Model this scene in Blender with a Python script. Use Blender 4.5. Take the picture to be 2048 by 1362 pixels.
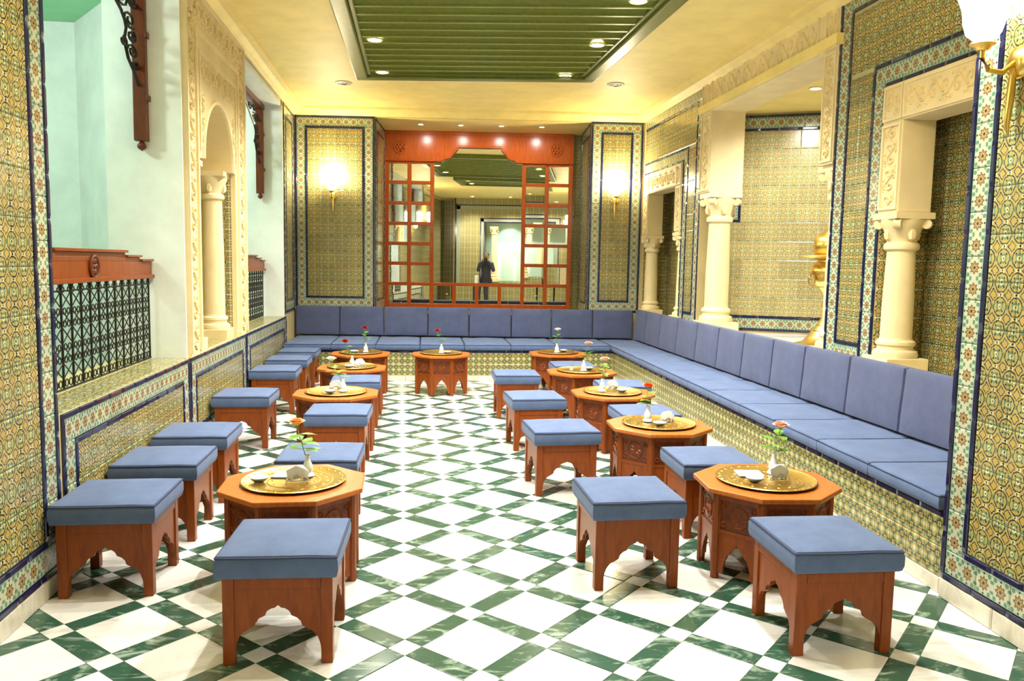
import bpy, bmesh, math, random
from mathutils import Vector, Matrix
import numpy as np
random.seed(7)
for o in list(bpy.data.objects): bpy.data.objects.remove(o, do_unlink=True)
SC = bpy.context.scene
COL = SC.collection
PI = math.pi
def R(d): return math.radians(d)

# ---------------------------------------------------------------- camera
F_PX, PITCH, ROLL, YAW, EYE = 1600.0, 0.0971, 0.0173, R(6.2), 1.54
def _cam():
    fw = Vector((0, math.cos(PITCH), -math.sin(PITCH))); up = Vector((0, math.sin(PITCH), math.cos(PITCH))); rt = Vector((1, 0, 0))
    rt, up = rt*math.cos(ROLL)+up*math.sin(ROLL), up*math.cos(ROLL)-rt*math.sin(ROLL)
    q = Matrix.Rotation(-YAW, 3, 'Z')
    rt, up, fw = q@rt, q@up, q@fw
    cd = bpy.data.cameras.new('camera'); co = bpy.data.objects.new('camera', cd); COL.objects.link(co)
    m = Matrix((rt, up, -fw)).transposed().to_4x4(); m.translation = (0, 0, EYE)
    co.matrix_world = m
    cd.sensor_fit = 'HORIZONTAL'; cd.sensor_width = 36; cd.lens = F_PX/2048*36
    cd.clip_start = 0.05; cd.clip_end = 100
    SC.camera = co
_cam()
# ---------------------------------------------------------------- world and exposure
W = bpy.data.worlds.new('world'); SC.world = W; W.use_nodes = True
W.node_tree.nodes['Background'].inputs[0].default_value = (1, .93, .8, 1)
W.node_tree.nodes['Background'].inputs[1].default_value = 0.3
SC.view_settings.view_transform = 'Standard'; SC.view_settings.look = 'None'
SC.view_settings.gamma = 1.0; SC.view_settings.use_curve_mapping = False
SC.view_settings.exposure = 0.80
SC.cycles.max_bounces = 6; SC.cycles.diffuse_bounces = 3; SC.cycles.glossy_bounces = 4; SC.cycles.transmission_bounces = 4
SC.cycles.caustics_reflective = False; SC.cycles.caustics_refractive = False; SC.cycles.use_light_tree = False
WARM = (1.0, .95, .84); WARM2 = (1.0, .84, .56); COOL = (.90, 1.0, .95)
P_DOWN, P_SCONCE, P_SOFFIT, P_ALC, P_STAIR, P_NICHE = 176, 40, 12, 120, 74, 42   # watts

# ---------------------------------------------------------------- mesh helpers
class MB:
    """collects verts and faces, then links them as one mesh object"""
    def __init__(s): s.v = []; s.f = []
    def add(s, vs, fs):
        n = len(s.v); s.v += [tuple(p) for p in vs]; s.f += [tuple(i+n for i in f) for f in fs]; return s
    def box(s, x0, x1, y0, y1, z0, z1):
        return s.add([(x0,y0,z0),(x1,y0,z0),(x1,y1,z0),(x0,y1,z0),(x0,y0,z1),(x1,y0,z1),(x1,y1,z1),(x0,y1,z1)],
                     [(0,3,2,1),(4,5,6,7),(0,1,5,4),(1,2,6,5),(2,3,7,6),(3,0,4,7)])
    def prism(s, poly, a, b, axis='z'):
        """extrude polygon (2d) between a and b along axis; poly coords are the two other axes in order"""
        n = len(poly)
        def P(p, h):
            return (p[0],p[1],h) if axis == 'z' else (p[0],h,p[1]) if axis == 'y' else (h,p[0],p[1])
        vs = [P(p,a) for p in poly]+[P(p,b) for p in poly]
        return s.add(vs, [tuple(range(n))[::-1], tuple(range(n,2*n))]+[(i,(i+1)%n,n+(i+1)%n,n+i) for i in range(n)])
    def lathe(s, prof, n=20, cx=0, cy=0, cz=0, cap=True):
        k = len(prof); vs = []; fs = []
        for (r, z) in prof:
            for i in range(n):
                a = 2*PI*i/n; vs.append((cx+r*math.cos(a), cy+r*math.sin(a), cz+z))
        for j in range(k-1):
            for i in range(n): fs.append((j*n+i, j*n+(i+1)%n, (j+1)*n+(i+1)%n, (j+1)*n+i))
        if cap:
            if prof[0][0] > 1e-5: fs.append(tuple(range(n))[::-1])
            if prof[-1][0] > 1e-5: fs.append(tuple((k-1)*n+i for i in range(n)))
        return s.add(vs, fs)
    def tube(s, path, r, n=6, closed=False, flat=None):
        path = [Vector(p) for p in path]; m = len(path); vs = []; fs = []
        for i, p in enumerate(path):
            a = path[(i-1) % m] if (closed or i > 0) else p
            b = path[(i+1) % m] if (closed or i < m-1) else p
            t = (b-a)
            t = t.normalized() if t.length > 1e-9 else Vector((0,0,1))
            ref = flat if flat is not None else (Vector((0,0,1)) if abs(t.z) < .9 else Vector((1,0,0)))
            u = t.cross(ref); u = u.normalized() if u.length > 1e-6 else Vector((1,0,0)); w = u.cross(t)
            rr = r[i] if isinstance(r, (list, tuple)) else r
            for k in range(n):
                c = 2*PI*(k+.5)/n; vs.append(p+u*math.cos(c)*rr+w*math.sin(c)*rr)
        for i in range(m if closed else m-1):
            for k in range(n):
                fs.append((i*n+k, i*n+(k+1)%n, ((i+1)%m)*n+(k+1)%n, ((i+1)%m)*n+k))
        if not closed: fs += [tuple(range(n))[::-1], tuple((m-1)*n+k for k in range(n))]
        return s.add(vs, fs)
    def sphere(s, c, r, n=10, k=7, sx=1, sy=1, sz=1):
        prof = [(r*math.sin(PI*j/k), -r*math.cos(PI*j/k)) for j in range(k+1)]
        prof[0] = (r*.02, -r); prof[-1] = (r*.02, r)
        a = len(s.v); s.lathe(prof, n)
        for i in range(a, len(s.v)):
            x, y, z = s.v[i]; s.v[i] = (c[0]+x*sx, c[1]+y*sy, c[2]+z*sz)
        return s
    def xf(s, M, start=0):
        for i in range(start, len(s.v)): s.v[i] = tuple(M @ Vector(s.v[i]))
        return s
    def mesh(s, name, mat=None, smooth=None, bevel=0, seg=2):
        me = bpy.data.meshes.new(name); me.from_pydata(s.v, [], s.f); me.update()
        bm = bmesh.new(); bm.from_mesh(me)
        bmesh.ops.recalc_face_normals(bm, faces=bm.faces)
        if bevel:
            es = [e for e in bm.edges if len(e.link_faces) == 2 and e.calc_face_angle(0) > R(30)]
            bmesh.ops.bevel(bm, geom=es, offset=bevel, segments=seg, profile=.6, affect='EDGES', clamp_overlap=True)
        bm.to_mesh(me); bm.free()
        if mat: me.materials.append(mat)
        if smooth is not None:
            me.polygons.foreach_set('use_smooth', [True]*len(me.polygons))
            me.set_sharp_from_angle(angle=R(smooth))
        return me
    def obj(s, name, mat, parent=None, **k):
        return link(name, s.mesh(name, mat, **k), parent)

def link(name, me, parent=None, M=None):
    o = bpy.data.objects.new(name, me); COL.objects.link(o)
    if parent is not None: o.parent = parent
    if M is not None: o.matrix_basis = M
    return o
def tag(o, label=None, cat=None, group=None, kind=None):
    if label: o['label'] = label
    if cat: o['category'] = cat
    if group: o['group'] = group
    if kind: o['kind'] = kind
    return o
def thing(name, label, cat, loc=(0,0,0), rz=0, group=None):
    o = bpy.data.objects.new(name, None); COL.objects.link(o); o.empty_display_size = .05
    o.location = loc; o.rotation_euler = (0,0,rz)
    return tag(o, label, cat, group)
def copy_tree(o, parent=None):
    c = o.copy(); COL.objects.link(c)
    if parent is not None: c.parent = parent
    for ch in list(o.children): copy_tree(ch, c)
    return c
def ordinal(i):
    return ['first','second','third','fourth','fifth','sixth','seventh','eighth','ninth','tenth','eleventh','twelfth','thirteenth','fourteenth'][i]
# ---------------------------------------------------------------- node materials
class X:
    """tiny expression builder for Math nodes"""
    nt = None
    def __init__(s, sock): s.s = sock
    @staticmethod
    def op(kind, *a):
        n = X.nt.nodes.new('ShaderNodeMath'); n.operation = kind
        for i, q in enumerate(a):
            if isinstance(q, X): X.nt.links.new(q.s, n.inputs[i])
            else: n.inputs[i].default_value = q
        return X(n.outputs[0])
    def __add__(s, o): return X.op('ADD', s, o)
    __radd__ = __add__
    def __sub__(s, o): return X.op('SUBTRACT', s, o)
    def __rsub__(s, o): return X.op('SUBTRACT', o, s)
    def __mul__(s, o): return X.op('MULTIPLY', s, o)
    __rmul__ = __mul__
    def __lt__(s, o): return X.op('LESS_THAN', s, o)
    def __gt__(s, o): return X.op('GREATER_THAN', s, o)
    def abs(s): return X.op('ABSOLUTE', s)
    def fract(s): return X.op('FRACT', s)
    def cos(s): return X.op('COSINE', s)
def xmax(a, b): return X.op('MAXIMUM', a, b)
def xmin(a, b): return X.op('MINIMUM', a, b)
def xlen(a, b): return X.op('SQRT', a*a+b*b)

def new_mat(name, col=(.8,.8,.8), rough=.5, metal=0, **k):
    m = bpy.data.materials.new(name); m.use_nodes = True
    b = m.node_tree.nodes['Principled BSDF']
    b.inputs['Base Color'].default_value = (*col, 1); b.inputs['Roughness'].default_value = rough; b.inputs['Metallic'].default_value = metal
    for kk, v in k.items(): b.inputs[kk.replace('_', ' ')].default_value = v
    return m, m.node_tree, b
def node(nt, t, **k):
    n = nt.nodes.new(t)
    for a, v in k.items(): setattr(n, a, v)
    return n
def mixc(nt, fac, a, b):
    n = nt.nodes.new('ShaderNodeMix'); n.data_type = 'RGBA'
    if isinstance(fac, X): nt.links.new(fac.s, n.inputs[0])
    elif isinstance(fac, (int, float)): n.inputs[0].default_value = fac
    else: nt.links.new(fac, n.inputs[0])
    for i, q in ((6, a), (7, b)):
        if isinstance(q, tuple): n.inputs[i].default_value = (*q, 1)
        else: nt.links.new(q, n.inputs[i])
    return n.outputs[2]
def noise(nt, vec, scale, detail=3, rough=.55, dist=0):
    n = node(nt, 'ShaderNodeTexNoise'); n.inputs['Scale'].default_value = scale; n.inputs['Detail'].default_value = detail
    n.inputs['Roughness'].default_value = rough; n.inputs['Distortion'].default_value = dist
    if vec is not None: nt.links.new(vec, n.inputs['Vector'])
    return n
def ramp(nt, fac, stops):
    n = node(nt, 'ShaderNodeValToRGB'); e = n.color_ramp.elements
    while len(e) < len(stops): e.new(.5)
    for q, (p, c) in zip(e, stops): q.position = p; q.color = (*c, 1)
    nt.links.new(fac, n.inputs[0]); return n.outputs[0]
def bump(nt, b, h, strength=.3, dist=.01):
    n = node(nt, 'ShaderNodeBump'); n.inputs['Strength'].default_value = strength; n.inputs['Distance'].default_value = dist
    nt.links.new(h, n.inputs['Height']); nt.links.new(n.outputs[0], b.inputs['Normal'])
def objco(nt): return node(nt, 'ShaderNodeTexCoord').outputs['Object']
def posn(nt): return node(nt, 'ShaderNodeNewGeometry').outputs['Position']

def wood(name, c1, c2, scale=1.0, rough=.35):
    m, nt, b = new_mat(name, c1, rough)
    mp = node(nt, 'ShaderNodeMapping'); mp.inputs['Scale'].default_value = (14*scale, 14*scale, 2.2*scale)
    nt.links.new(objco(nt), mp.inputs[0])
    n = noise(nt, mp.outputs[0], 3, 5, .6, .8)
    rnd = node(nt, 'ShaderNodeObjectInfo').outputs['Random']
    c = ramp(nt, n.outputs[0], [(.3, c1), (.7, c2)])
    c = mixc(nt, X.op('MULTIPLY', X(rnd), .25) if False else .0, c, c2)
    nt.links.new(c, b.inputs['Base Color']); bump(nt, b, n.outputs[0], .08, .003)
    b.inputs['Specular IOR Level'].default_value = .3
    return m
def fabric(name, c1, c2):
    m, nt, b = new_mat(name, c1, .9)
    co = objco(nt)
    n1 = noise(nt, co, 260, 2, .6); n2 = noise(nt, co, 9, 3, .6)
    mx = node(nt, 'ShaderNodeMath', operation='MULTIPLY_ADD'); nt.links.new(n2.outputs[0], mx.inputs[0]); mx.inputs[1].default_value = .55
    sc = node(nt, 'ShaderNodeMath', operation='MULTIPLY'); nt.links.new(n1.outputs[0], sc.inputs[0]); sc.inputs[1].default_value = .45
    nt.links.new(sc.outputs[0], mx.inputs[2])
    nt.links.new(ramp(nt, mx.outputs[0], [(.35, c1), (.65, c2)]), b.inputs['Base Color'])
    bump(nt, b, n1.outputs[0], .25, .002)
    b.inputs['Sheen Weight'].default_value = .08; b.inputs['Sheen Roughness'].default_value = .5
    return m
def plaster(name, col, rough=.7, amt=.12):
    m, nt, b = new_mat(name, col, rough)
    p = posn(nt); n = noise(nt, p, 3.5, 5, .6); n2 = noise(nt, p, 60, 3, .6)
    d = tuple(c*.88 for c in col)
    nt.links.new(ramp(nt, n.outputs[0], [(.35, d), (.65, col)]), b.inputs['Base Color'])
    bump(nt, b, n2.outputs[0], amt, .004)
    return m
def marble(name, base, vein, scale, lo, hi, rough, seed):
    m, nt, b = new_mat(name, base, rough)
    mp = node(nt, 'ShaderNodeMapping'); nt.links.new(posn(nt), mp.inputs[0])
    rnd = node(nt, 'ShaderNodeObjectInfo').outputs['Random']
    cx = node(nt, 'ShaderNodeCombineXYZ'); r8 = node(nt, 'ShaderNodeMath', operation='MULTIPLY'); nt.links.new(rnd, r8.inputs[0]); r8.inputs[1].default_value = 40
    nt.links.new(r8.outputs[0], cx.inputs[0]); nt.links.new(r8.outputs[0], cx.inputs[2]); nt.links.new(cx.outputs[0], mp.inputs['Location'])
    mp.inputs['Scale'].default_value = (1, 2.2, 1); mp.inputs['Rotation'].default_value = (0, 0, .6+seed)
    n = noise(nt, mp.outputs[0], scale, 6, .65, 1.4)
    nt.links.new(ramp(nt, n.outputs[0], [(lo, vein), (hi, base)]), b.inputs['Base Color'])
    return m

def tile_coords(nt, plane, size=.2):
    """x,y in -.5...5 of one tile: from the tile's own object space, or from position on big far surfaces"""
    if plane is None:
        sp = node(nt, 'ShaderNodeSeparateXYZ'); nt.links.new(objco(nt), sp.inputs[0])
        return X(sp.outputs[0]), X(sp.outputs[1]), None
    sp = node(nt, 'ShaderNodeSeparateXYZ'); nt.links.new(posn(nt), sp.inputs[0])
    a = X(sp.outputs[1 if plane == 'YZ' else 0])*(1/size); c = X(sp.outputs[2])*(1/size)
    x = a.fract()-.5; y = c.fract()-.5
    grout = xmax(x.abs(), y.abs()) > .485
    return x, y, grout
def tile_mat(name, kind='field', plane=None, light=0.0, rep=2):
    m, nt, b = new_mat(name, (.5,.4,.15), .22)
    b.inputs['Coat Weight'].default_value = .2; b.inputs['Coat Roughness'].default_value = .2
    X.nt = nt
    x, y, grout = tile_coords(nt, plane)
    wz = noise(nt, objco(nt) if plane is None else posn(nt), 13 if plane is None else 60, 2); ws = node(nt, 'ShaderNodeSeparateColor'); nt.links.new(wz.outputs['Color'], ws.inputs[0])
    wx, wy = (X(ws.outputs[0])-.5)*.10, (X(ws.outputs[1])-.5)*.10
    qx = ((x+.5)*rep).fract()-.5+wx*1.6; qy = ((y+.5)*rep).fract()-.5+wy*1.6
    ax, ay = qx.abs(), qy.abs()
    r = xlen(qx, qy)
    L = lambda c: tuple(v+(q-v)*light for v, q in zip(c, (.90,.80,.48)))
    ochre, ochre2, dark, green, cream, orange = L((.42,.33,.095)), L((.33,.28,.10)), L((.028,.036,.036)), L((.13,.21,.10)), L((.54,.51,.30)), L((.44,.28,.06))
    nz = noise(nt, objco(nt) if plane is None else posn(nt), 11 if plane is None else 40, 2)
    c = mixc(nt, nz.outputs[0], ochre, ochre2)
    if kind == 'field':
        dia = ax+ay
        cr = xlen(ax-.5, ay-.5)
        c = mixc(nt, cr < .22, c, green)
        c = mixc(nt, cr < .12, c, cream)
        c = mixc(nt, xlen(ax-.5, ay) < .13, c, cream)
        c = mixc(nt, xlen(ax, ay-.5) < .12, c, green)
        c = mixc(nt, xmin((cr-.40).abs(), 9.) < .030, c, dark)
        c = mixc(nt, (dia-.24).abs() < .030, c, dark)
        c = mixc(nt, xlen(ax-.32, ay-.32) < .055, c, dark)
        c = mixc(nt, dia < .13, c, orange)
        c = mixc(nt, xlen(ax-.5, ay-.5) < .045, c, dark)
        c = mixc(nt, xlen(ax-.5, ay) < .05, c, dark)
    elif kind == 'bench':
        c = mixc(nt, (r-.36).abs() < .06, c, green)
        c = mixc(nt, xlen(ax-.5, ay-.5) < .16, c, cream)
        c = mixc(nt, (r-.26).abs() < .035, c, dark)
        c = mixc(nt, xmin(ax, ay) < .035, c, dark)
        c = mixc(nt, r < .14, c, orange)
        c = mixc(nt, r < .06, c, dark)
    elif kind == 'alcove':
        c = mixc(nt, (r-.36).abs() < .05, c, dark)
        c = mixc(nt, xlen(ax-.5, ay-.5) < .17, c, cream)
        c = mixc(nt, ((ax-ay).abs() < .04), c, green)
        c = mixc(nt, r < .17, c, cream)
        c = mixc(nt, r < .08, c, dark)
    elif kind == 'border':
        # x across the strip, y along it: white ground, brown flowers, green leaves
        white = L((.48,.48,.35)); brown = L((.17,.11,.05)); leaf = L((.10,.22,.14)); teal = L((.28,.40,.30))
        qy = ((y+.5)*2.).fract()-.5; ay = qy.abs(); qx = x; ax = x.abs()
        r = xlen(qx*1.05, qy*1.0)
        th = X.op('ARCTAN2', qy, qx)
        c = mixc(nt, nz.outputs[0], white, L((.40,.43,.30)))
        c = mixc(nt, ax > .40, c, teal)
        c = mixc(nt, xlen(ax-.36, ay-.33) < .10, c, leaf)
        c = mixc(nt, xlen(ax-.20, ay-.46) < .07, c, leaf)
        c = mixc(nt, (r - (th*8.).cos()*.05) < .27, c, brown)
        c = mixc(nt, (r - (th*8.).cos()*.04) < .17, c, L((.36,.25,.09)))
        c = mixc(nt, r < .07, c, dark)
        c = mixc(nt, xlen(ax-.40, ay) < .05, c, dark)
    if grout is not None: c = mixc(nt, grout, c, (.66,.58,.36))
    rnd = node(nt, 'ShaderNodeObjectInfo').outputs['Random']
    hs = node(nt, 'ShaderNodeHueSaturation'); nt.links.new(c, hs.inputs['Color'])
    v = X(rnd)*.22+.89; nt.links.new(v.s, hs.inputs['Value'])
    nt.links.new(hs.outputs[0], b.inputs['Base Color'])
    return m
def emit(name, col, s):
    m = bpy.data.materials.new(name); m.use_nodes = True; nt = m.node_tree
    b = nt.nodes['Principled BSDF']; b.inputs['Base Color'].default_value = (*col, 1)
    b.inputs['Emission Color'].default_value = (*col, 1); b.inputs['Emission Strength'].default_value = s; m.cycles.emission_sampling = 'NONE'
    return m

M = dict(
 wood=wood('warm stained wood', (.165,.034,.0035), (.255,.058,.006)),
 wood_top=wood('orange table wood', (.40,.105,.016), (.50,.15,.026)),
 wood_dark=wood('dark carved wood', (.085,.020,.007), (.15,.038,.012)),
 wood_red=wood('red mirror wood', (.34,.060,.010), (.46,.10,.016), rough=.22),
 wood_green=wood('green stained wood', (.085,.110,.009), (.14,.165,.016), .6, .4),
 wood_green_frame=wood('green stained frame', (.095,.120,.016), (.14,.165,.028), .6, .35),
 wood_batten_lit=wood('green batten lit tone', (.17,.20,.04), (.24,.27,.06), .6, .35),  # paler than the slats: lit board edges put into the colour
 fabric=fabric('blue stool fabric', (.062,.100,.215), (.092,.142,.280)),
 fabric_back=fabric('violet blue bench fabric', (.058,.074,.152), (.080,.099,.195)),
 piping=new_mat('piping', (.035,.045,.10), .9)[0],
 plaster=plaster('cream carved plaster', (.80,.65,.34)),
 plaster_lt=plaster('pale plaster', (.82,.69,.40)),
 ceil=plaster('yellow ceiling paint', (.93,.75,.27), .55, .03),
 white=plaster('white wall paint', (.80,.85,.80), .6, .03),
 green_paint=plaster('green ceiling paint', (.32,.75,.42), .6, .03),
 column=plaster('column stone', (.83,.69,.39), .45, .05),
 grout=plaster('tile grout', (.52,.44,.22), .8, .1),
 base=marble('grey marble skirting', (.72,.68,.56), (.50,.47,.38), 3, .3, .6, .3, 0),
 marble_w=marble('white marble', (.74,.74,.72), (.52,.54,.52), 2.2, .32, .50, .16, 0),
 marble_g=marble('green marble', (.030,.085,.055), (.30,.40,.33), 5.5, .32, .47, .16, 1),
 floor_grout=new_mat('floor joint', (.55,.52,.45), .7)[0],
 blue=new_mat('cobalt tile', (.006,.007,.048), .2, Coat_Weight=.5, Coat_Roughness=.1)[0],
 tile=tile_mat('patterned wall tile'), tile_b=tile_mat('flower border tile', 'border'),
 tile_bench=tile_mat('bench tile', 'bench'), tile_alc=tile_mat('alcove tile', 'field', light=.17),  # alcove tile is cream, made paler with the spotlight's brightness in its colour
 tile_yz=tile_mat('patterned tile wall YZ', 'field', 'YZ'), tile_xz=tile_mat('patterned tile wall XZ', 'field', 'XZ'),
 iron=new_mat('black iron', (.02,.017,.012), .45, .6)[0],
 brass=new_mat('brass', (.80,.56,.16), .28, 1)[0],
 brass_old=new_mat('old brass', (.62,.42,.10), .34, 1)[0],
 chrome=new_mat('steel wire', (.75,.73,.68), .18, 1)[0],
 mirror=new_mat('mirror', (.93,.95,.90), .01, 1)[0],
 white_glass=new_mat('white glass', (.95,.95,.90), .12)[0],
 paper=new_mat('paper', (.97,.96,.93), .8)[0],
 leaf=new_mat('leaf', (.12,.33,.03), .45)[0], stem=new_mat('stem', (.20,.33,.06), .5)[0],
 rose_red=new_mat('red rose', (.42,.008,.02), .55)[0], rose_pink=new_mat('pink rose', (.88,.46,.36), .55)[0],
 rose_orange=new_mat('orange rose', (.92,.40,.18), .55)[0], rose_white=new_mat('cream rose', (.93,.88,.70), .55)[0],
 rose_mix=new_mat('red yellow rose', (.75,.12,.03), .55)[0],
 lens=emit('lamp lens', (1,.93,.78), 14), shade=emit('frosted lamp glass', (1,.86,.62), 9), cool_lens=emit('added hall lamp glass', (.7,1,.92), 6),
 skin=new_mat('skin', (.42,.24,.16), .5)[0], jacket=new_mat('dark jacket', (.035,.035,.06), .7)[0], jeans=new_mat('dark trousers', (.03,.035,.06), .8)[0],
 hair=new_mat('dark hair', (.012,.01,.008), .6)[0], black=new_mat('black plastic', (.015,.015,.017), .4)[0], shoe=new_mat('shoe leather', (.03,.02,.015), .4)[0],
)
# ---------------------------------------------------------------- wall frames
ML = Matrix.Translation((-1.622, 0, 0)) @ Matrix.Rotation(R(.98), 4, 'Z')     # local y along the left wall, +x into the room
MR = Matrix.Translation((3.224, 0, 0)) @ Matrix.Rotation(R(1.066), 4, 'Z')    # local y along the right wall, -x into the room
MK = Matrix.Translation((.6, 11.26, 0)) @ Matrix.Rotation(R(-4.2), 4, 'Z')    # local x along the back wall, -y into the room
def basis(Mw, u, v, n, off=0):
    """matrix taking (u, v, out) of a face to the world"""
    m = Matrix((Vector(u), Vector(v), Vector(n))).transposed().to_4x4(); m.translation = Vector(n)*off
    return Mw @ m
BL_ = basis(ML, (0,1,0), (0,0,1), (1,0,0))                 # left wall face, u = y
BLEDGE = Matrix.Translation((0,0,.80)) @ basis(ML, (0,1,0), (-1,0,0), (0,0,1))
def right_face(off=0): return basis(MR, (0,-1,0), (0,0,1), (-1,0,0), off)     # u = -y
BR_ = right_face()
BK_ = basis(MK, (1,0,0), (0,0,1), (0,-1,0))                # back wall face, u = x
def struct(name, mb, mat, Mw=None, **k):
    if Mw is not None: mb.xf(Mw)
    o = mb.obj(name, mat, **k); o['kind'] = 'structure'; return o

# shared tile meshes (unit squares)
def unit_tile(name, mat, h=.007, ins=.03):
    a, b = .5, .5-ins
    mb = MB().add([(-a,-a,0),(a,-a,0),(a,a,0),(-a,a,0),(-a,-a,h*.6),(a,-a,h*.6),(a,a,h*.6),(-a,a,h*.6),(-b,-b,h),(b,-b,h),(b,b,h),(-b,b,h)],
        [(8,9,10,11),(4,5,9,8),(5,6,10,9),(6,7,11,10),(7,4,8,11),(0,1,5,4),(1,2,6,5),(2,3,7,6),(3,0,4,7)])
    return mb.mesh(name, mat)
T_FIELD, T_BORDER, T_BENCH, T_ALC = (unit_tile('tile', M['tile']), unit_tile('border_tile', M['tile_b']), unit_tile('tile', M['tile_bench']), unit_tile('tile', M['tile_alc']))
T_BLUE = unit_tile('trim_tile', M['blue'], .013, .12)
T_BASE = unit_tile('skirting_slab', M['base'], .014, .02)
GAP = .003
def put(parent, B, name, me, u0, u1, v0, v1, turn=False):
    w, h = u1-u0-GAP, v1-v0-GAP
    m = B @ Matrix.Translation(((u0+u1)/2, (v0+v1)/2, 0))
    m = m @ Matrix.Rotation(PI/2, 4, 'Z') @ Matrix.Diagonal((h, w, 1, 1)) if turn else m @ Matrix.Diagonal((w, h, 1, 1))
    return link(name, me, parent, m)
def grid(parent, B, me, u0, u1, v0, v1, size=.2, name='tile'):
    if u1-u0 < .02 or v1-v0 < .02: return
    nu, nv = max(1, round((u1-u0)/size)), max(1, round((v1-v0)/size))
    for i in range(nu):
        for j in range(nv):
            put(parent, B, name, me, u0+(u1-u0)*i/nu, u0+(u1-u0)*(i+1)/nu, v0+(v1-v0)*j/nv, v0+(v1-v0)*(j+1)/nv)
def strip(parent, B, me, name, u0, u1, v0, v1, size=.2):
    """a run of border or trim tiles along the longer side"""
    if u1-u0 >= v1-v0:
        n = max(1, round((u1-u0)/size))
        for i in range(n): put(parent, B, name, me, u0+(u1-u0)*i/n, u0+(u1-u0)*(i+1)/n, v0, v1, turn=True)
    else:
        n = max(1, round((v1-v0)/size))
        for i in range(n): put(parent, B, name, me, u0, u1, v0+(v1-v0)*i/n, v0+(v1-v0)*(i+1)/n)
def blue(p, B, u0, u1, v0, v1): strip(p, B, T_BLUE, 'trim_tile', u0, u1, v0, v1)
def border(p, B, u0, u1, v0, v1): strip(p, B, T_BORDER, 'border_tile', u0, u1, v0, v1)
def ring(p, B, fn, u0, u1, v0, v1, w, sides='LRTB'):
    """frame of width w; returns the inner rectangle"""
    a = u0+w if 'L' in sides else u0; b = u1-w if 'R' in sides else u1
    if 'B' in sides: fn(p, B, u0, u1, v0, v0+w)
    if 'T' in sides: fn(p, B, u0, u1, v1-w, v1)
    c = v0+w if 'B' in sides else v0; d = v1-w if 'T' in sides else v1
    if 'L' in sides: fn(p, B, u0, a, c, d)
    if 'R' in sides: fn(p, B, b, u1, c, d)
    return a, b, c, d
def panel(p, B, u0, u1, v0, v1, sides='LRTB', bw=.115, tw=.028, me=None, size=.2):
    q = ring(p, B, blue, u0, u1, v0, v1, tw, sides)
    q = ring(p, B, border, *q, bw, sides)
    q = ring(p, B, blue, *q, tw, sides)
    grid(p, B, me or T_FIELD, *q, size)

# ---------------------------------------------------------------- floor
floor = struct('floor', MB().box(-2.3, 5.2, -3.2, 12.8, -.12, -.012), M['floor_grout'])
def build_floor():
    a, L = R(52.99-6.2), .400
    U = Vector((math.cos(a), math.sin(a), 0)); V = Vector((math.sin(a), -math.cos(a), 0))
    q = Matrix.Rotation(-YAW, 3, 'Z')
    O = q @ Vector((-.3162*EYE, 2.3573*EYE, 0))
    b = .0962
    def slab(name, mat, w, d):
        i = .004
        return MB().add([(0,0,-.012),(w,0,-.012),(w,d,-.012),(0,d,-.012),(0,0,-.001),(w,0,-.001),(w,d,-.001),(0,d,-.001),(i,i,0),(w-i,i,0),(w-i,d-i,0),(i,d-i,0)],
          [(8,9,10,11),(4,5,9,8),(5,6,10,9),(6,7,11,10),(7,4,8,11),(0,1,5,4),(1,2,6,5),(2,3,7,6),(3,0,4,7)]).mesh(name, mat)
    g = .0015
    S = dict(big=slab('white_slab', M['marble_w'], L-b-g, L-b-g), st=slab('green_strip', M['marble_g'], L-b-g, b-g), sq=slab('white_square', M['marble_w'], b-g, b-g))
    fr = Matrix((U, V, Vector((0,0,-1)))).transposed()           # u,v plane; slabs are mirrored by the -z, so flip below
    lst = dict(big=[], stu=[], stv=[], sq=[])
    fr = Matrix((U, -V, Vector((0,0,1)))).transposed().to_4x4()  # local x = u, local y = -v
    def xl(y): return -1.622-.0171*y
    for i in range(-16, 34):
        for j in range(-30, 20):
            c = O + U*(i*L) + V*(j*L)                            # centre of a small square
            for k, (du, dv, w, d) in dict(sq=(-b/2, -b/2, b, b), stu=(b/2, -b/2, L-b, b), stv=(-b/2, -L+b/2, b, L-b), big=(b/2, -L+b/2, L-b, L-b)).items():
                # cell spans du..du+w along u and dv..dv+d along -v
                p = c + U*du - V*(dv+ (L if k in ('stv','big') else 0))
                mid = p + U*(w/2) - V*(d/2)
                if mid.y < -1.6 or mid.y > 10.45 or mid.x < xl(mid.y)-.14 or mid.x > 2.62+ (0 if mid.y > 3.3 else 0): continue
                dist = math.hypot(mid.x, mid.y) if mid.y > 1.5 else 99
                lst[k].append((dist, p))
    for k in lst: lst[k].sort(key=lambda t: t[0])
    def mat(p, k):
        m = fr.copy(); m.translation = p
        if k == 'stv': m = m @ Matrix.Translation((b, 0, 0)) @ Matrix.Rotation(PI/2, 4, 'Z')
        return m
    strips = sorted([(d, p, 'stu') for d, p in lst['stu']]+[(d, p, 'stv') for d, p in lst['stv']], key=lambda t: t[0])
    for name, me, items in (('white_slab', S['big'], [(d, p, 'big') for d, p in lst['big']]), ('green_strip', S['st'], strips), ('white_square', S['sq'], [(d, p, 'sq') for d, p in lst['sq']])):
        for d, p, k in items[:300]: link(name, me, floor, mat(p, k))
        rest = items[300:]
        if rest:
            mb = MB(); vs = [v.co.copy() for v in me.vertices]; fs = [tuple(f.vertices) for f in me.polygons]
            for d, p, k in rest:
                m = mat(p, k); mb.add([m @ v for v in vs], fs)
            o = mb.obj(name, me.materials[0], floor); o['kind'] = 'stuff'
build_floor()

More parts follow.
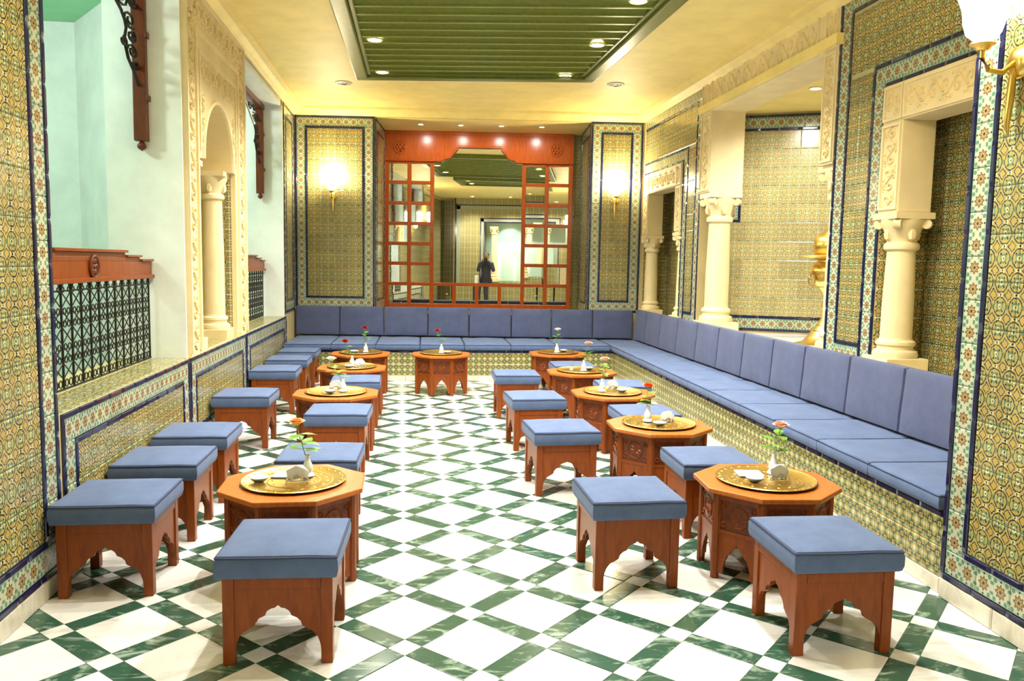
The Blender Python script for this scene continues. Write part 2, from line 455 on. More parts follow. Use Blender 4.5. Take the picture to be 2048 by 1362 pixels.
# ---------------------------------------------------------------- left wall
wl = MB()
wl.box(-.52, 0, -1.6, 3.83, 0, 3.6)                     # near mass
wl.box(-.27, 0, 3.83, 11.6, 0, .80)                     # low wall under the ledge
wl.box(-.52, -.27, 3.83, 11.6, 0, .795)
wl.box(-.52, -.46, 6.05, 8.08, .80, 3.6); wl.box(-.52, 0, 10.5, 11.6, .80, 3.6)                   # far pier
wall_left = struct('wall_left', wl, M['grout'], ML)
struct('trim_1', MB().box(-.52, -.02, 3.83, 6.05, 3.44, 3.6).box(-.52, -.02, 8.08, 10.5, 3.44, 3.6), M['white'], ML)['label'] = 'white lintels above the two left openings'
jb = MB().box(-.525, -.008, 6.028, 6.052, .80, 3.44).box(-.525, -.008, 8.082, 8.10, .80, 3.44).box(-.525, .0, 10.488, 10.502, .80, 3.44).box(-.525, -.008, 3.832, 3.85, .80, 3.44)
struct('trim_2', jb, M['white'], ML)['label'] = 'white painted jambs of the left openings'
# near panel, in the part the photo shows
panel(wall_left, BL_, 2.55, 3.83, .09, 3.50, 'RTB')
strip(wall_left, BL_, T_BASE, 'skirting_slab', 2.55, 3.85, 0, .088, .4)
for a, c in ((3.87, 6.03), (6.06, 8.06), (8.09, 10.60)):
    panel(wall_left, BL_, a, c, .09, .80)
strip(wall_left, BL_, T_BASE, 'skirting_slab', 3.86, 10.6, 0, .088, .5)
panel(wall_left, BL_, 10.54, 11.40, .84, 3.50)
grid(wall_left, BLEDGE, T_FIELD, 3.86, 6.02, .005, .235); grid(wall_left, BLEDGE, T_FIELD, 6.10, 8.05, .02, .33); grid(wall_left, BLEDGE, T_FIELD, 8.11, 10.48, .005, .235)
# part of the left wall behind the photographer
struct('wall_left_rear', MB().box(-.5, .004, -1.6, 2.53, .09, 3.5), M['tile_yz'], ML)

# ---------------------------------------------------------------- stair hall seen through the left openings
def wall_run(pts, z0, z1, th=.1):
    mb = MB()
    for (x0, y0), (x1, y1) in zip(pts, pts[1:]):
        d = Vector((x1-x0, y1-y0)).normalized(); n = Vector((-d.y, d.x))*th
        mb.add([(x0,y0,z0),(x1,y1,z0),(x1+n.x,y1+n.y,z0),(x0+n.x,y0+n.y,z0),(x0,y0,z1),(x1,y1,z1),(x1+n.x,y1+n.y,z1),(x0+n.x,y0+n.y,z1)],
               [(0,3,2,1),(4,5,6,7),(0,1,5,4),(1,2,6,5),(2,3,7,6),(3,0,4,7)])
    return mb
struct('wall_hall_far', wall_run([(-2.22, 6.06), (-2.60, 7.03), (-3.13, 7.74), (-5.6, 7.70)], 0, 3.6, -.08), M['white'])
struct('wall_hall_side', MB().box(-5.7, -5.6, 2.2, 7.8, 0, 3.6).box(-5.7, -2.2, 2.1, 2.2, 0, 3.6), M['white'])
struct('wall_hall_end', wall_run([(-2.35, 10.56), (-2.9, 11.3), (-4.2, 11.3), (-4.2, 7.84)], 0, 3.6, -.08), M['white'])
struct('ceiling_hall', MB().box(-5.7, -2.22, 2.1, 11.5, 3.6, 3.7), M['green_paint'])
struct('floor_hall', MB().box(-5.7, -2.3, 2.1, 11.5, -.1, 0), M['base'])

# ---------------------------------------------------------------- carved plaster
def vine(mb, P, ln, w, h=.012, period=None, seed=0):
    """an arabesque vine in relief: wavy stem, curls and leaves; P(u, v, height) maps band coords"""
    rnd = random.Random(seed); period = period or w*1.1
    n = max(1, round(ln/period)); per = ln/n; A = w*.26; r = max(.004, w*.045)
    def tube(pts, rr):
        k = len(pts)
        if k < 2: return
        vs = []; fs = []
        for i, (u, v) in enumerate(pts):
            a = pts[max(0, i-1)]; c = pts[min(k-1, i+1)]
            tx, ty = c[0]-a[0], c[1]-a[1]; l = math.hypot(tx, ty) or 1; nx, ny = -ty/l*rr, tx/l*rr
            vs += [P(u+nx, v+ny, 0), P(u+nx*.5, v+ny*.5, h), P(u-nx*.5, v-ny*.5, h), P(u-nx, v-ny, 0)]
        for i in range(k-1):
            for q in range(3): fs.append((i*4+q, i*4+q+1, i*4+q+5, i*4+q+4))
        mb.add(vs, fs)
    def leafp(u, v, a, l):
        ca, sa = math.cos(a), math.sin(a); q = l*.33
        pts = [(0,0),(l*.45,q),(l,0),(l*.45,-q)]
        vs = [P(u+x*ca-y*sa, v+x*sa+y*ca, 0) for x, y in pts]+[P(u+l*.45*ca, v+l*.45*sa, h*1.2)]
        mb.add(vs, [(0,1,4),(1,2,4),(2,3,4),(3,0,4)])
    tube([(ln*i/(n*6), w/2+A*math.sin(PI*i/3)) for i in range(n*6+1)], r)
    for k in range(2*n):
        s = 1 if k % 2 == 0 else -1
        u0 = per*(k/2+.25); 
        tube([(u0+per*.17*(1-t*.8)*math.cos(s*(2.2+t*6.0)), w/2-s*A*.25+w*.26*(1-t*.8)*math.sin(s*(2.2+t*6.0))) for t in (0,.15,.3,.45,.6,.75,.9,1)], r*.8)
        for da in (-.9, 0, .9): leafp(u0, w/2+s*A, s*PI/2+da, w*.24)
        leafp(u0+per*.22, w/2-s*w*.30, -s*.6, w*.22); leafp(u0-per*.2, w/2-s*w*.30, PI+s*.6, w*.22)
def raised(mb, P, u0, u1, v0, v1, h):
    vs = [P(u,v,0) for u,v in ((u0,v0),(u1,v0),(u1,v1),(u0,v1))]+[P(u,v,h) for u,v in ((u0,v0),(u1,v0),(u1,v1),(u0,v1))]
    mb.add(vs, [(4,5,6,7),(0,1,5,4),(1,2,6,5),(2,3,7,6),(3,0,4,7)])
def bandP(B, u, v, vertical):
    """map band coords (along, across, out) on face basis B, with corner (u, v)"""
    if vertical: return lambda a, c, h: B @ Vector((u+c, v+a, h))
    return lambda a, c, h: B @ Vector((u+a, v+c, h))
def moulding(mb, B, u0, u1, v0, v1, w, h, bottom=True):
    P = lambda a, c, hh: B @ Vector((a, c, hh))
    for q in (((u0,u1,v0,v0+w),) if bottom else ())+((u0,u1,v1-w,v1),(u0,u0+w,v0+w,v1-w),(u1-w,u1,v0+w,v1-w)): raised(mb, P, *q, h)

# the arched stucco panel between the two left openings
def arch_panel():
    t = thing('stucco_arch', 'cream carved stucco arch framing a tiled niche on the left wall', 'arch')
    s0, s1, z0, z1, sc, r, zs, d = 6.055, 8.08, .80, 3.52, 7.03, .50, 2.30, .42
    e0, e1 = 6.40, 7.66                                   # the opening is wider below the springing
    mb = MB(); B = BL_
    def q(*pts): mb.add([B @ Vector(p) for p in pts], [tuple(range(len(pts)))])
    for D in (.012,):                                  # front skin (and back of the thickness, plain)
        q((s0,z0,D),(e0,z0,D),(e0,zs,D),(s0,zs,D)); q((e1,z0,D),(s1,z0,D),(s1,zs,D),(e1,zs,D)) 
        q((s0,zs,D),(sc-r,zs,D),(sc-r,z1,D),(s0,z1,D)); q((sc+r,zs,D),(s1,zs,D),(s1,z1,D),(sc+r,z1,D))
    n = 20; arc = [(sc-r*math.cos(PI*i/n), zs+r*.98*math.sin(PI*i/n)) for i in range(n+1)]
    for a, c in zip(arc, arc[1:]):
        q((*a,.012),(*c,.012),(c[0],z1,.012),(a[0],z1,.012)); q((*a,.012),(*c,.012),(*c,-d),(*a,-d))
    for u in (e0, e1): q((u,z0,.012),(u,zs,.012),(u,zs,-.03),(u,z0,-.03))
    for a, c in ((e0, sc-r), (sc+r, e1)): q((a,zs,.012),(c,zs,.012),(c,zs,-d),(a,zs,-d))
    for u in (s0, s1): q((u,z0,.012),(u,z1,.012),(u,z1,-.5),(u,z0,-.5))
    mb.obj('panel', M['plaster'], t)
    nb = MB(); nb.xf(Matrix()); 
    back = MB().add([B @ Vector(p) for p in ((e0-.1,2.28,-d),(e1+.1,2.28,-d),(e1+.1,3.1,-d),(e0-.1,3.1,-d))], [(0,1,2,3)])
    back.obj('niche_vault', M['plaster_lt'], t)
    B2 = B @ Matrix.Translation((0,0,.012)); mo = MB()
    moulding(mo, B2, s0, s1, z0, z1, .03, .02, False); moulding(mo, B2, s0+.27, s1-.30, z0, z1-.28, .035, .018, False)
    moulding(mo, B2, s0+.36, s1-.38, zs+.02, z1-.42, .03, .016, False)
    for i in range(n):                                    # moulded rim of the arch
        a, c = arc[i], arc[i+1]; o = lambda p, k: (sc+(p[0]-sc)*k, zs+(p[1]-zs)*k)
        vs = [B2 @ Vector((*o(a,1.0),0)), B2 @ Vector((*o(c,1.0),0)), B2 @ Vector((*o(c,1.07),0)), B2 @ Vector((*o(a,1.07),0))]
        vs += [B2 @ Vector((*o(a,1.01),.02)), B2 @ Vector((*o(c,1.01),.02)), B2 @ Vector((*o(c,1.06),.02)), B2 @ Vector((*o(a,1.06),.02))]
        mo.add(vs, [(4,5,6,7),(0,1,5,4),(2,3,7,6)])
    mo.obj('moulding', M['plaster_lt'], t)
    cv = MB()
    vine(cv, bandP(B2, s0+.05, z0+.05, True), z1-z0-.1, .20, .014, seed=1)
    vine(cv, bandP(B2, s1-.25, z0+.05, True), z1-z0-.1, .20, .014, seed=2)
    vine(cv, bandP(B2, s0+.27, z1-.24, False), s1-s0-.55, .19, .014, seed=3)
    vine(cv, bandP(B2, s0+.40, z1-.64, False), s1-s0-.80, .19, .012, seed=4)
    vine(cv, bandP(B2, s0+.40, zs+.06, True), .42, .13, .012, seed=5); vine(cv, bandP(B2, s1-.55, zs+.06, True), .42, .13, .012, seed=6)
    cv.obj('carved_relief', M['plaster'], t)
    # tiled lining of the niche belongs to the wall
    nb = MB(); [nb.add([B @ Vector(p) for p in pts], [(0,1,2,3)]) for pts in (((e0-.02,z0,-d-.02),(e1+.02,z0,-d-.02),(e1+.02,2.29,-d-.02),(e0-.02,2.29,-d-.02)),)]
    o = nb.obj('niche_back', M['grout'], wall_left)
    sd = MB().add([B @ Vector(p) for p in ((e1,z0,-.03),(e1,zs,-.03),(e1,zs,-d-.02),(e1,z0,-d-.02))], [(0,1,2,3)]).add([B @ Vector(p) for p in ((e0,z0,-.03),(e0,zs,-.03),(e0,zs,-d-.02),(e0,z0,-d-.02))], [(0,1,2,3)])
    sd.obj('niche_side', M['tile_xz'], wall_left)
    grid(wall_left, B @ Matrix.Translation((0,0,-d-.012)), T_FIELD, e0, e1, z0, 2.28)
    return sc, e0, e1, zs
arch_panel()

# ---------------------------------------------------------------- columns
def column(Mw, s, dd, z0, z1, rad, label, volutes=True):
    c = Mw @ Vector((dd, s, 0))
    t = thing('column', label, 'column', (c.x, c.y, z0), R(1), 'cream stone columns')
    h = z1-z0; k = rad/.1; bh = .10*k; ch = .24*k
    MB().box(-1.55*rad, 1.55*rad, -1.55*rad, 1.55*rad, 0, bh).obj('plinth', M['column'], t, bevel=.006)
    MB().lathe([(1.45*rad,bh),(1.5*rad,bh+.02*k),(1.42*rad,bh+.045*k),(1.2*rad,bh+.055*k),(1.18*rad,bh+.075*k),(1.3*rad,bh+.09*k),(1.28*rad,bh+.11*k),(1.08*rad,bh+.125*k),(1.05*rad,bh+.14*k)], 24).obj('base', M['column'], t, smooth=40)
    MB().lathe([(1.05*rad,bh+.13*k),(1.03*rad,h*.45),(.92*rad,h-ch-.02*k)], 24).obj('shaft', M['column'], t, smooth=40)
    cap = MB().lathe([(.92*rad,h-ch-.025*k),(1.12*rad,h-ch-.01*k),(1.16*rad,h-ch+.01*k),(1.1*rad,h-ch+.03*k),(.95*rad,h-ch+.04*k),(1.0*rad,h-ch+.07*k),(1.25*rad,h-ch+.13*k),(1.42*rad,h-ch+.17*k),(1.44*rad,h-.045*k)], 24)
    a = 1.42*rad
    cap.box(-a, a, -a, a, h-.045*k, h-.001)
    cap.obj('capital', M['column'], t, smooth=35)
    vo = MB()
    for sx in (-1, 1):
        for sy in ((-1, 1) if volutes else ()):
            vo.add(*_vol(sx*1.08*rad, sy*1.08*rad, h-.078*k, .034*k, math.atan2(sy, sx)))
    for a in (0, PI/2, PI, -PI/2):
        for z, r in ((h-ch+.09*k, 1.08*rad),):
            vo.sphere((r*math.cos(a), r*math.sin(a), z), .03*k, 6, 4, 1, 1, 1.5)
    vo.obj('volutes', M['column'], t, smooth=40)
    return t
def _vol(x, y, z, r, a):
    """a little scroll cylinder, axis tangent to the capital corner"""
    mb = MB().lathe([(r*.4,-r*.75),(r,-r*.7),(r,r*.7),(r*.4,r*.75)], 10)
    m = Matrix.Translation((x,y,z)) @ Matrix.Rotation(a+PI/2, 4, 'Z') @ Matrix.Rotation(PI/2, 4, 'Y')
    mb.xf(m); return mb.v, mb.f
column(ML, 7.54, -.17, .80, 2.30, .095, 'slim cream column at the far side of the left stucco arch', False)
column(ML, 6.56, -.17, .80, 2.30, .095, 'slim cream column mostly hidden at the near side of the left arch', False)

# ---------------------------------------------------------------- right wall
SILL = .84
wr = MB()
wr.box(0, .5, 3.40, 5.93, 0, SILL); wr.box(0, .5, 8.82, 11.35, 0, SILL); wr.box(0, 2.0, 5.93, 8.82, 0, .80)
wr.box(0, .5, 5.30, 5.95, SILL, 3.6); wr.box(0, .5, 3.40, 3.66, SILL, 3.6); wr.box(0, .5, 3.66, 5.30, 2.58, 3.6)
wr.box(.36, .5, 3.66, 5.30, SILL, 2.58)
wr.box(0, .5, 8.82, 9.43, SILL, 3.6); wr.box(0, .5, 11.0, 11.35, SILL, 3.6); wr.box(0, .5, 9.43, 11.0, 2.55, 3.6); wr.box(.36, .5, 9.43, 11.0, SILL, 2.55)
wr.box(0, .4, 5.95, 8.82, 3.24, 3.6)
wall_right = struct('wall_right', wr, M['grout'], MR)
def rp(a, c): return -c, -a                                # y interval -> u interval on a right face
def blueR(a, c, v0, v1): blue(wall_right, BR_, -c, -a, v0, v1)
def bordR(a, c, v0, v1): border(wall_right, BR_, -c, -a, v0, v1)
def gridR(a, c, v0, v1, off=0, me=None): grid(wall_right, right_face(off) if off else BR_, me or T_FIELD, -c, -a, v0, v1)
# pier between the alcove and the near niche, and the tiles above that niche
blueR(5.922, 5.95, SILL, 3.55); bordR(5.80, 5.922, SILL, 3.55); blueR(5.772, 5.80, .97, 3.40)
gridR(5.47, 5.772, .998, 2.92); blueR(5.47, 5.772, .97, .998); bordR(5.47, 5.80, SILL, .97)
gridR(3.45, 5.772, 2.95, 3.38); blueR(3.45, 5.80, 3.40, 3.428); bordR(3.45, 5.80, 3.43, 3.55)
blueR(5.442, 5.47, SILL, 2.92); bordR(5.33, 5.442, SILL, 2.80); blueR(5.302, 5.33, SILL, 2.775)
blueR(3.45, 5.47, 2.92, 2.948); bordR(3.45, 5.442, 2.803, 2.92); blueR(3.45, 5.33, 2.775, 2.803)
gridR(3.66, 5.30, SILL, 2.57, -.352)
# wall beyond the alcove, around the far niche
blueR(8.83, 8.858, SILL, 3.50); bordR(8.858, 8.97, SILL, 3.39); blueR(8.97, 8.998, .97, 3.36)
gridR(8.998, 9.25, .998, 2.90); blueR(8.998, 9.25, .97, .998); bordR(8.97, 9.25, SILL, .97)
blueR(9.25, 9.278, SILL, 2.90); bordR(9.278, 9.40, SILL, 2.79); blueR(9.40, 9.428, SILL, 2.765)
blueR(9.25, 11.02, 2.90, 2.928); bordR(9.278, 11.02, 2.793, 2.90); blueR(9.40, 11.02, 2.765, 2.793)
gridR(8.998, 11.02, 2.93, 3.36); blueR(8.97, 11.02, 3.362, 3.39); bordR(8.858, 11.02, 3.392, 3.50); blueR(8.83, 11.02, 3.502, 3.53)
gridR(9.45, 10.98, SILL, 2.54, -.352)

ns = MB().box(.004, .358, 5.286, 5.299, SILL, 2.57).box(.004, .358, 3.661, 3.674, SILL, 2.57).box(.004, .358, 10.986, 10.999, SILL, 2.54).box(.004, .358, 9.431, 9.444, SILL, 2.54)
ns.xf(MR).obj('niche_side', M['tile_xz'], wall_right)
def niche_frame(s0, s1, ztop, zin, zblk, w, dep, label, wn=None):
    """carved plaster head with two hanging blocks that the columns carry"""
    t = thing('niche_frame', label, 'stucco frame')
    mb = MB().box(-.02, dep, s0, s1, zin, ztop).xf(MR); mb.obj('lintel', M['plaster_lt'], t, bevel=.008)
    wn = wn or w
    for a, c, n in ((s0, s0+wn, 'near'), (s1-w, s1, 'far')):
        MB().box(-.02, dep, a, c, zblk, zin+.002).xf(MR).obj('hanging_block', M['plaster_lt'], t, bevel=.008)
    B = right_face(.02); mo = MB(); cv = MB()
    hb = ztop-zin
    moulding(mo, B, -s1+w, -s0-w, zin+.012, ztop-.012, min(.02, hb*.1), .012)
    for a, w in ((s0, wn), (s1-w, w)):
        moulding(mo, B, -a-w+.01, -a-.01, zblk+.02, zin-.01, .018, .012); moulding(mo, B, -a-w+.01, -a-.01, zin+.012, ztop-.012, .018, .012)
        vine(cv, bandP(B, -a-w+.035, zblk+.05, True), zin-zblk-.08, w-.07, .011, seed=int(a*10))
        P = bandP(B, -a-w+.035, zin+.03, False); vine(cv, P, w-.07, hb-.06, .011, period=w, seed=3)
    vine(cv, bandP(B, -s1+w+.03, zin+.035, False), s1-s0-2*w-.06, hb-.07, .011, seed=9)
    mo.obj('moulding', M['plaster_lt'], t); cv.obj('carved_relief', M['plaster'], t)
    return t
niche_frame(3.68, 5.30, 2.775, 2.52, 1.92, .23, .22, 'carved cream plaster frame over the niche nearest the camera on the right')
niche_frame(9.43, 10.99, 2.765, 2.50, 1.94, .20, .20, 'small carved cream plaster frame over the far right niche')
niche_frame(5.95, 8.82, 3.58, 3.20, 2.34, .30, .36, 'large carved cream plaster lintel over the wide right alcove', .20)
column(MR, 5.185, .10, SILL, 1.92, .098, 'cream column in the right niche nearest the camera')
column(MR, 3.80, .10, SILL, 1.92, .098, 'cream column hidden behind the near tiled pier on the right')
column(MR, 10.88, .09, SILL, 1.94, .088, 'slim cream column at the far side of the far right niche')
column(MR, 9.53, .09, SILL, 1.94, .088, 'slim cream column at the near side of the far right niche')
column(MR, 8.66, .17, .80, 2.34, .125, 'thick cream column at the far side of the alcove with the brass urn')
column(MR, 6.07, .16, .80, 2.34, .105, 'thick cream column beside the brass urn, half hidden by the tiled pier')

# alcove with the slanting tiled wall
A0 = Vector((3.36, 8.785)); AD = Vector((math.cos(R(25)), -math.sin(R(25))))
alcL = 1.75; A1 = A0+AD*alcL
wall_alcove = struct('wall_alcove', wall_run([tuple(A0), tuple(A1), (A1.x, 6.3), (3.42, 5.90)], .80, 3.30, .08), M['grout'])
BA = Matrix((Vector((AD.x,AD.y,0)), Vector((0,0,1)), Vector((AD.y,-AD.x,0)))).transposed().to_4x4(); BA.translation = (A0.x, A0.y, 0)
bl, bo = lambda *a: blue(wall_alcove, BA, *a), lambda *a: border(wall_alcove, BA, *a)
bl(0, alcL, 3.172, 3.20); bo(0, alcL, 3.055, 3.172); bl(.12, alcL, 3.027, 3.055)
bl(.12, .148, 2.06, 3.027); bo(0, .12, 2.06, 3.055); bl(0, .148, 2.032, 2.06)
bl(0, alcL, .965, .993); bo(0, alcL, .85, .965); bl(0, alcL, .822, .85)
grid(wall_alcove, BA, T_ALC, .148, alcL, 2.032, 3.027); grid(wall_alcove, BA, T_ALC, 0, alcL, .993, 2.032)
struct('ceiling_alcove', MB().add([(3.05,5.9,3.22),(5.2,5.9,3.22),(5.2,8.9,3.22),(3.02,8.9,3.22),(3.05,5.9,3.3),(5.2,5.9,3.3),(5.2,8.9,3.3),(3.02,8.9,3.3)],
    [(0,3,2,1),(4,5,6,7),(0,1,5,4),(1,2,6,5),(2,3,7,6),(3,0,4,7)]), M['ceil'])
struct('floor_alcove', MB().box(3.14, 5.2, 5.93, 8.8, .78, .803), M['marble_w'])

# near right mass, flush with the bench front
PX = 2.44
wall_right_near = struct('wall_right_near', MB().box(PX, 3.75, -1.6, 3.43, 0, 3.6), M['grout'])
BP = Matrix(((0,0,-1,PX),(-1,0,0,0),(0,1,0,0),(0,0,0,1)))          # u = -y
panel(wall_right_near, BP, -3.43, -2.35, .095, 3.50, 'LTB')
strip(wall_right_near, BP, T_BASE, 'skirting_slab', -3.43, -2.35, 0, .093, .4)
struct('wall_right_rear', MB().box(PX-.004, 3.6, -1.6, 2.33, .09, 3.5), M['tile_yz'])

# ---------------------------------------------------------------- back wall with the mirror recess
wb = MB().box(-2.75, -1.313, 0, 1.35, 0, 3.6).box(1.67, 2.75, 0, 1.35, 0, 3.6).box(-1.313, 1.67, 1.14, 1.35, 0, 3.6).box(-1.313, 1.67, 0, 1.14, 3.50, 3.6).box(-1.313, 1.67, 0, 1.14, 0, .80)
wall_back = struct('wall_back', wb, M['grout'], MK)
panel(wall_back, BK_, -2.41, -1.313, .86, 3.50); panel(wall_back, BK_, 1.67, 2.40, .86, 3.50)
BSL = basis(MK @ Matrix.Translation((-1.313,0,0)), (0,1,0), (0,0,1), (1,0,0)); BSR = basis(MK @ Matrix.Translation((1.67,0,0)), (0,-1,0), (0,0,1), (-1,0,0))
panel(wall_back, BSL, .02, 1.10, .82, 3.49); panel(wall_back, BSR, -1.10, -.02, .82, 3.49)
MB().box(-1.31, 1.667, .003, 1.137, 3.488, 3.499).xf(MK).obj('recess_soffit', M['ceil'], wall_back)
grid(wall_back, BK_ @ Matrix.Translation((0,0,-1.139)), T_FIELD, 1.55, 1.67, .82, 3.49)

# ---------------------------------------------------------------- rear of the room, seen in the mirror
rear = MB().box(-1.13, -.16, -1.75, -1.6, 0, 3.6).box(1.95, 3.6, -1.75, -1.6, 0, 3.6).box(-.16, 1.95, -1.75, -1.6, 2.85, 3.6).box(-.16, 1.95, -2.3, -1.6, 0, .9).box(-.16, 1.95, -2.35, -2.25, .9, 2.85).box(-.2, -.16, -2.3, -1.6, 0, 2.85).box(1.95, 2.0, -2.3, -1.6, 0, 2.85)
rear.box(-2.6, -1.13, -2.85, -2.75, 0, 3.6).box(-1.16, -1.10, -2.8, -1.6, 0, 3.6).box(-2.7, -2.5, -2.85, -1.6, 0, 3.6)
wall_front = struct('wall_front', rear, M['tile_xz'])
wf = MB(); Pq = lambda a, c, h: Vector((a, -1.6+h, c))
for q in ((-1.11, -1.07, .1, 3.4), (-1.11, 3.0, 3.36, 3.40), (-.30, -.27, .9, 2.97), (-.30, 2.1, 2.94, 2.97), (2.07, 2.1, .9, 2.97), (-.18, -.15, .9, 2.85), (-.18, 1.95, 2.82, 2.85)): raised(wf, Pq, *q, .012)
wf.obj('trim_tile', M['blue'], wall_front)
wg = MB()
for q in ((-1.07, -.95, .1, 3.36), (-1.07, 3.0, 3.24, 3.36), (-.27, -.18, .9, 2.94), (-.27, 2.07, 2.85, 2.94), (1.95, 2.07, .9, 2.85)): raised(wg, Pq, *q, .006)
wg.obj('border_band', new_mat('rear flower border', (.30,.33,.23), .3)[0], wall_front)
MB().box(-.15, 1.94, -2.249, -2.243, .92, 2.84).obj('niche_tiles', tile_mat('niche tile teal light tone', 'alcove', 'XZ', .0), wall_front).data.materials[0] = new_mat('niche tile teal light tone', (.55,.72,.66), .25)[0]  # teal cast of the cool spotlight put into the tile colour
for x in (.16, 1.35):
    t = column(Matrix(), 0, 0, .9, 2.70, .10, 'cream column of the rear niche, seen only in the mirror'); t.location = (x, -1.72, .9)
struct('floor_rear', MB().box(-2.6, 2.6, -2.85, -1.45, -.1, -.011), M['marble_w'])

# ---------------------------------------------------------------- ceiling, cornice, coffers
struct('ceiling', MB().box(-2.22, 4.1, -3.0, 12.8, 3.6, 3.72), M['ceil'])
def cornice(n, Mw, a, c, axis, sgn, off):
    pr = [(0,3.50),(0,3.60),(.16,3.60),(.15,3.57),(.09,3.56),(.05,3.53),(.02,3.50)]
    mb = MB()
    if axis == 'y': mb.prism([(sgn*p[0]+off, p[1]) for p in pr], a, c, 'y')
    else: mb.prism([(sgn*p[0]+off, p[1]) for p in pr], a, c, 'x')
    return struct(n, mb, M['ceil'], Mw)
cornice('trim_3', MK, -2.45, 2.6, 'x', -1, 0)
cornice('trim_4', MR, 3.4, 11.2, 'y', -1, 0)
cornice('trim_5', ML, 6.05, 11.4, 'y', 1, 0)
def coffer(name, BLc, BRc, FRc, FLc, n, label):
    t = thing(name, label, 'ceiling panel')
    P = [Vector((*p, 0)) for p in (BLc, BRc, FRc, FLc)]
    def q(a, b):                                           # bilinear: a 0 left..1 right, b 0 back..1 front
        return (P[0]*(1-a)+P[1]*a)*(1-b)+(P[3]*(1-a)+P[2]*a)*b
    W_ = (P[1]-P[0]).length; L_ = (P[3]-P[0]).length
    fa, fb = .13/W_, .13/L_
    def slab(a0, a1, b0, b1, z0, z1):
        c = [q(a0,b0), q(a1,b0), q(a1,b1), q(a0,b1)]
        return MB().add([(p.x,p.y,z0) for p in c]+[(p.x,p.y,z1) for p in c], [(0,1,2,3),(7,6,5,4),(0,4,5,1),(1,5,6,2),(2,6,7,3),(3,7,4,0)])
    for a0, a1, b0, b1 in ((0, 1, 0, fb), (0, 1, 1-fb, 1), (0, fa, fb, 1-fb), (1-fa, 1, fb, 1-fb)):
        fo = slab(a0, a1, b0, b1, 3.515, 3.599).obj('frame_rail', M['wood_green_frame'], t, bevel=.012)
    for a0, a1, b0, b1 in ((fa, 1-fa, fb, fb*1.35), (fa, 1-fa, 1-fb*1.35, 1-fb), (fa, fa*1.35, fb, 1-fb), (1-fa*1.35, 1-fa, fb, 1-fb)):
        slab(a0, a1, b0, b1, 3.54, 3.599).obj('inner_moulding', M['wood_green_frame'], t, bevel=.01)
    b0, b1 = fb, 1-fb
    for i in range(n):
        c0 = b0+(b1-b0)*i/n; c1 = b0+(b1-b0)*(i+1)/n
        # each board tilts a little, so its far edge drops like a louvre
        A = [q(fa,c0), q(1-fa,c0), q(1-fa,c1), q(fa,c1)]
        mb = MB().add([(A[0].x,A[0].y,3.556),(A[1].x,A[1].y,3.556),(A[2].x,A[2].y,3.585),(A[3].x,A[3].y,3.585)]+[(p.x,p.y,3.598) for p in A],
            [(0,1,2,3),(7,6,5,4),(0,4,5,1),(1,5,6,2),(2,6,7,3),(3,7,4,0)])
        mb.obj('slat', M['wood_green'], t)
        if i:
            e = .016/L_; C = [q(fa,c0-e), q(1-fa,c0-e), q(1-fa,c0+e), q(fa,c0+e)]
            MB().add([(p.x,p.y,3.545) for p in C]+[(p.x,p.y,3.59) for p in C], [(0,1,2,3),(7,6,5,4),(0,4,5,1),(1,5,6,2),(2,6,7,3),(3,7,4,0)]).obj('batten', M['wood_batten_lit'], t)
    return q
cq = coffer('ceiling_coffer', (-.78,9.22), (1.81,8.86), (1.98,5.33), (-.75,5.72), 15, 'large green wooden slatted panel on the yellow ceiling')
cq2 = coffer('ceiling_coffer', (-.45,4.95), (1.70,4.60), (1.75,3.20), (-.40,3.52), 6, 'smaller green slatted ceiling panel, reflected in the mirror')
# ---------------------------------------------------------------- bench bases
FX = 2.46                                                  # front of the right bench
def bench_bases():
    t = thing('bench_base', 'long tiled masonry bench base along the right wall', 'bench')
    MB().add([(FX,3.43,0),(3.16,3.43,0),(3.02,11.05,0),(FX,11.05,0),(FX,3.43,.40),(3.16,3.43,.40),(3.02,11.05,.40),(FX,11.05,.40)],
        [(0,3,2,1),(4,5,6,7),(0,1,5,4),(1,2,6,5),(2,3,7,6),(3,0,4,7)]).obj('masonry', M['grout'], t)
    B = Matrix(((0,0,-1,FX),(-1,0,0,0),(0,1,0,0),(0,0,0,1)))
    strip(t, B, T_BASE, 'skirting_slab', -10.26, -3.45, 0, .075, .4)
    grid(t, B, T_BENCH, -10.26, -3.45, .077, .367, .145); blue(t, B, -10.26, -3.45, .369, .397)
    t = thing('bench_base', 'tiled masonry bench base under the mirror on the back wall', 'bench')
    MB().add([(-1.84,10.28,0),(FX-.002,10.28,0),(FX-.002,11.08,0),(-1.84,11.35,0),(-1.84,10.28,.40),(FX-.002,10.28,.40),(FX-.002,11.08,.40),(-1.84,11.35,.40)],
        [(0,3,2,1),(4,5,6,7),(0,1,5,4),(1,2,6,5),(2,3,7,6),(3,0,4,7)]).obj('masonry', M['grout'], t)
    B = Matrix(((1,0,0,0),(0,0,-1,10.28),(0,1,0,0),(0,0,0,1)))
    strip(t, B, T_BASE, 'skirting_slab', -1.80, 2.45, 0, .075, .4)
    grid(t, B, T_BENCH, -1.80, 2.45, .077, .367, .145); blue(t, B, -1.80, 2.45, .369, .397)
bench_bases()

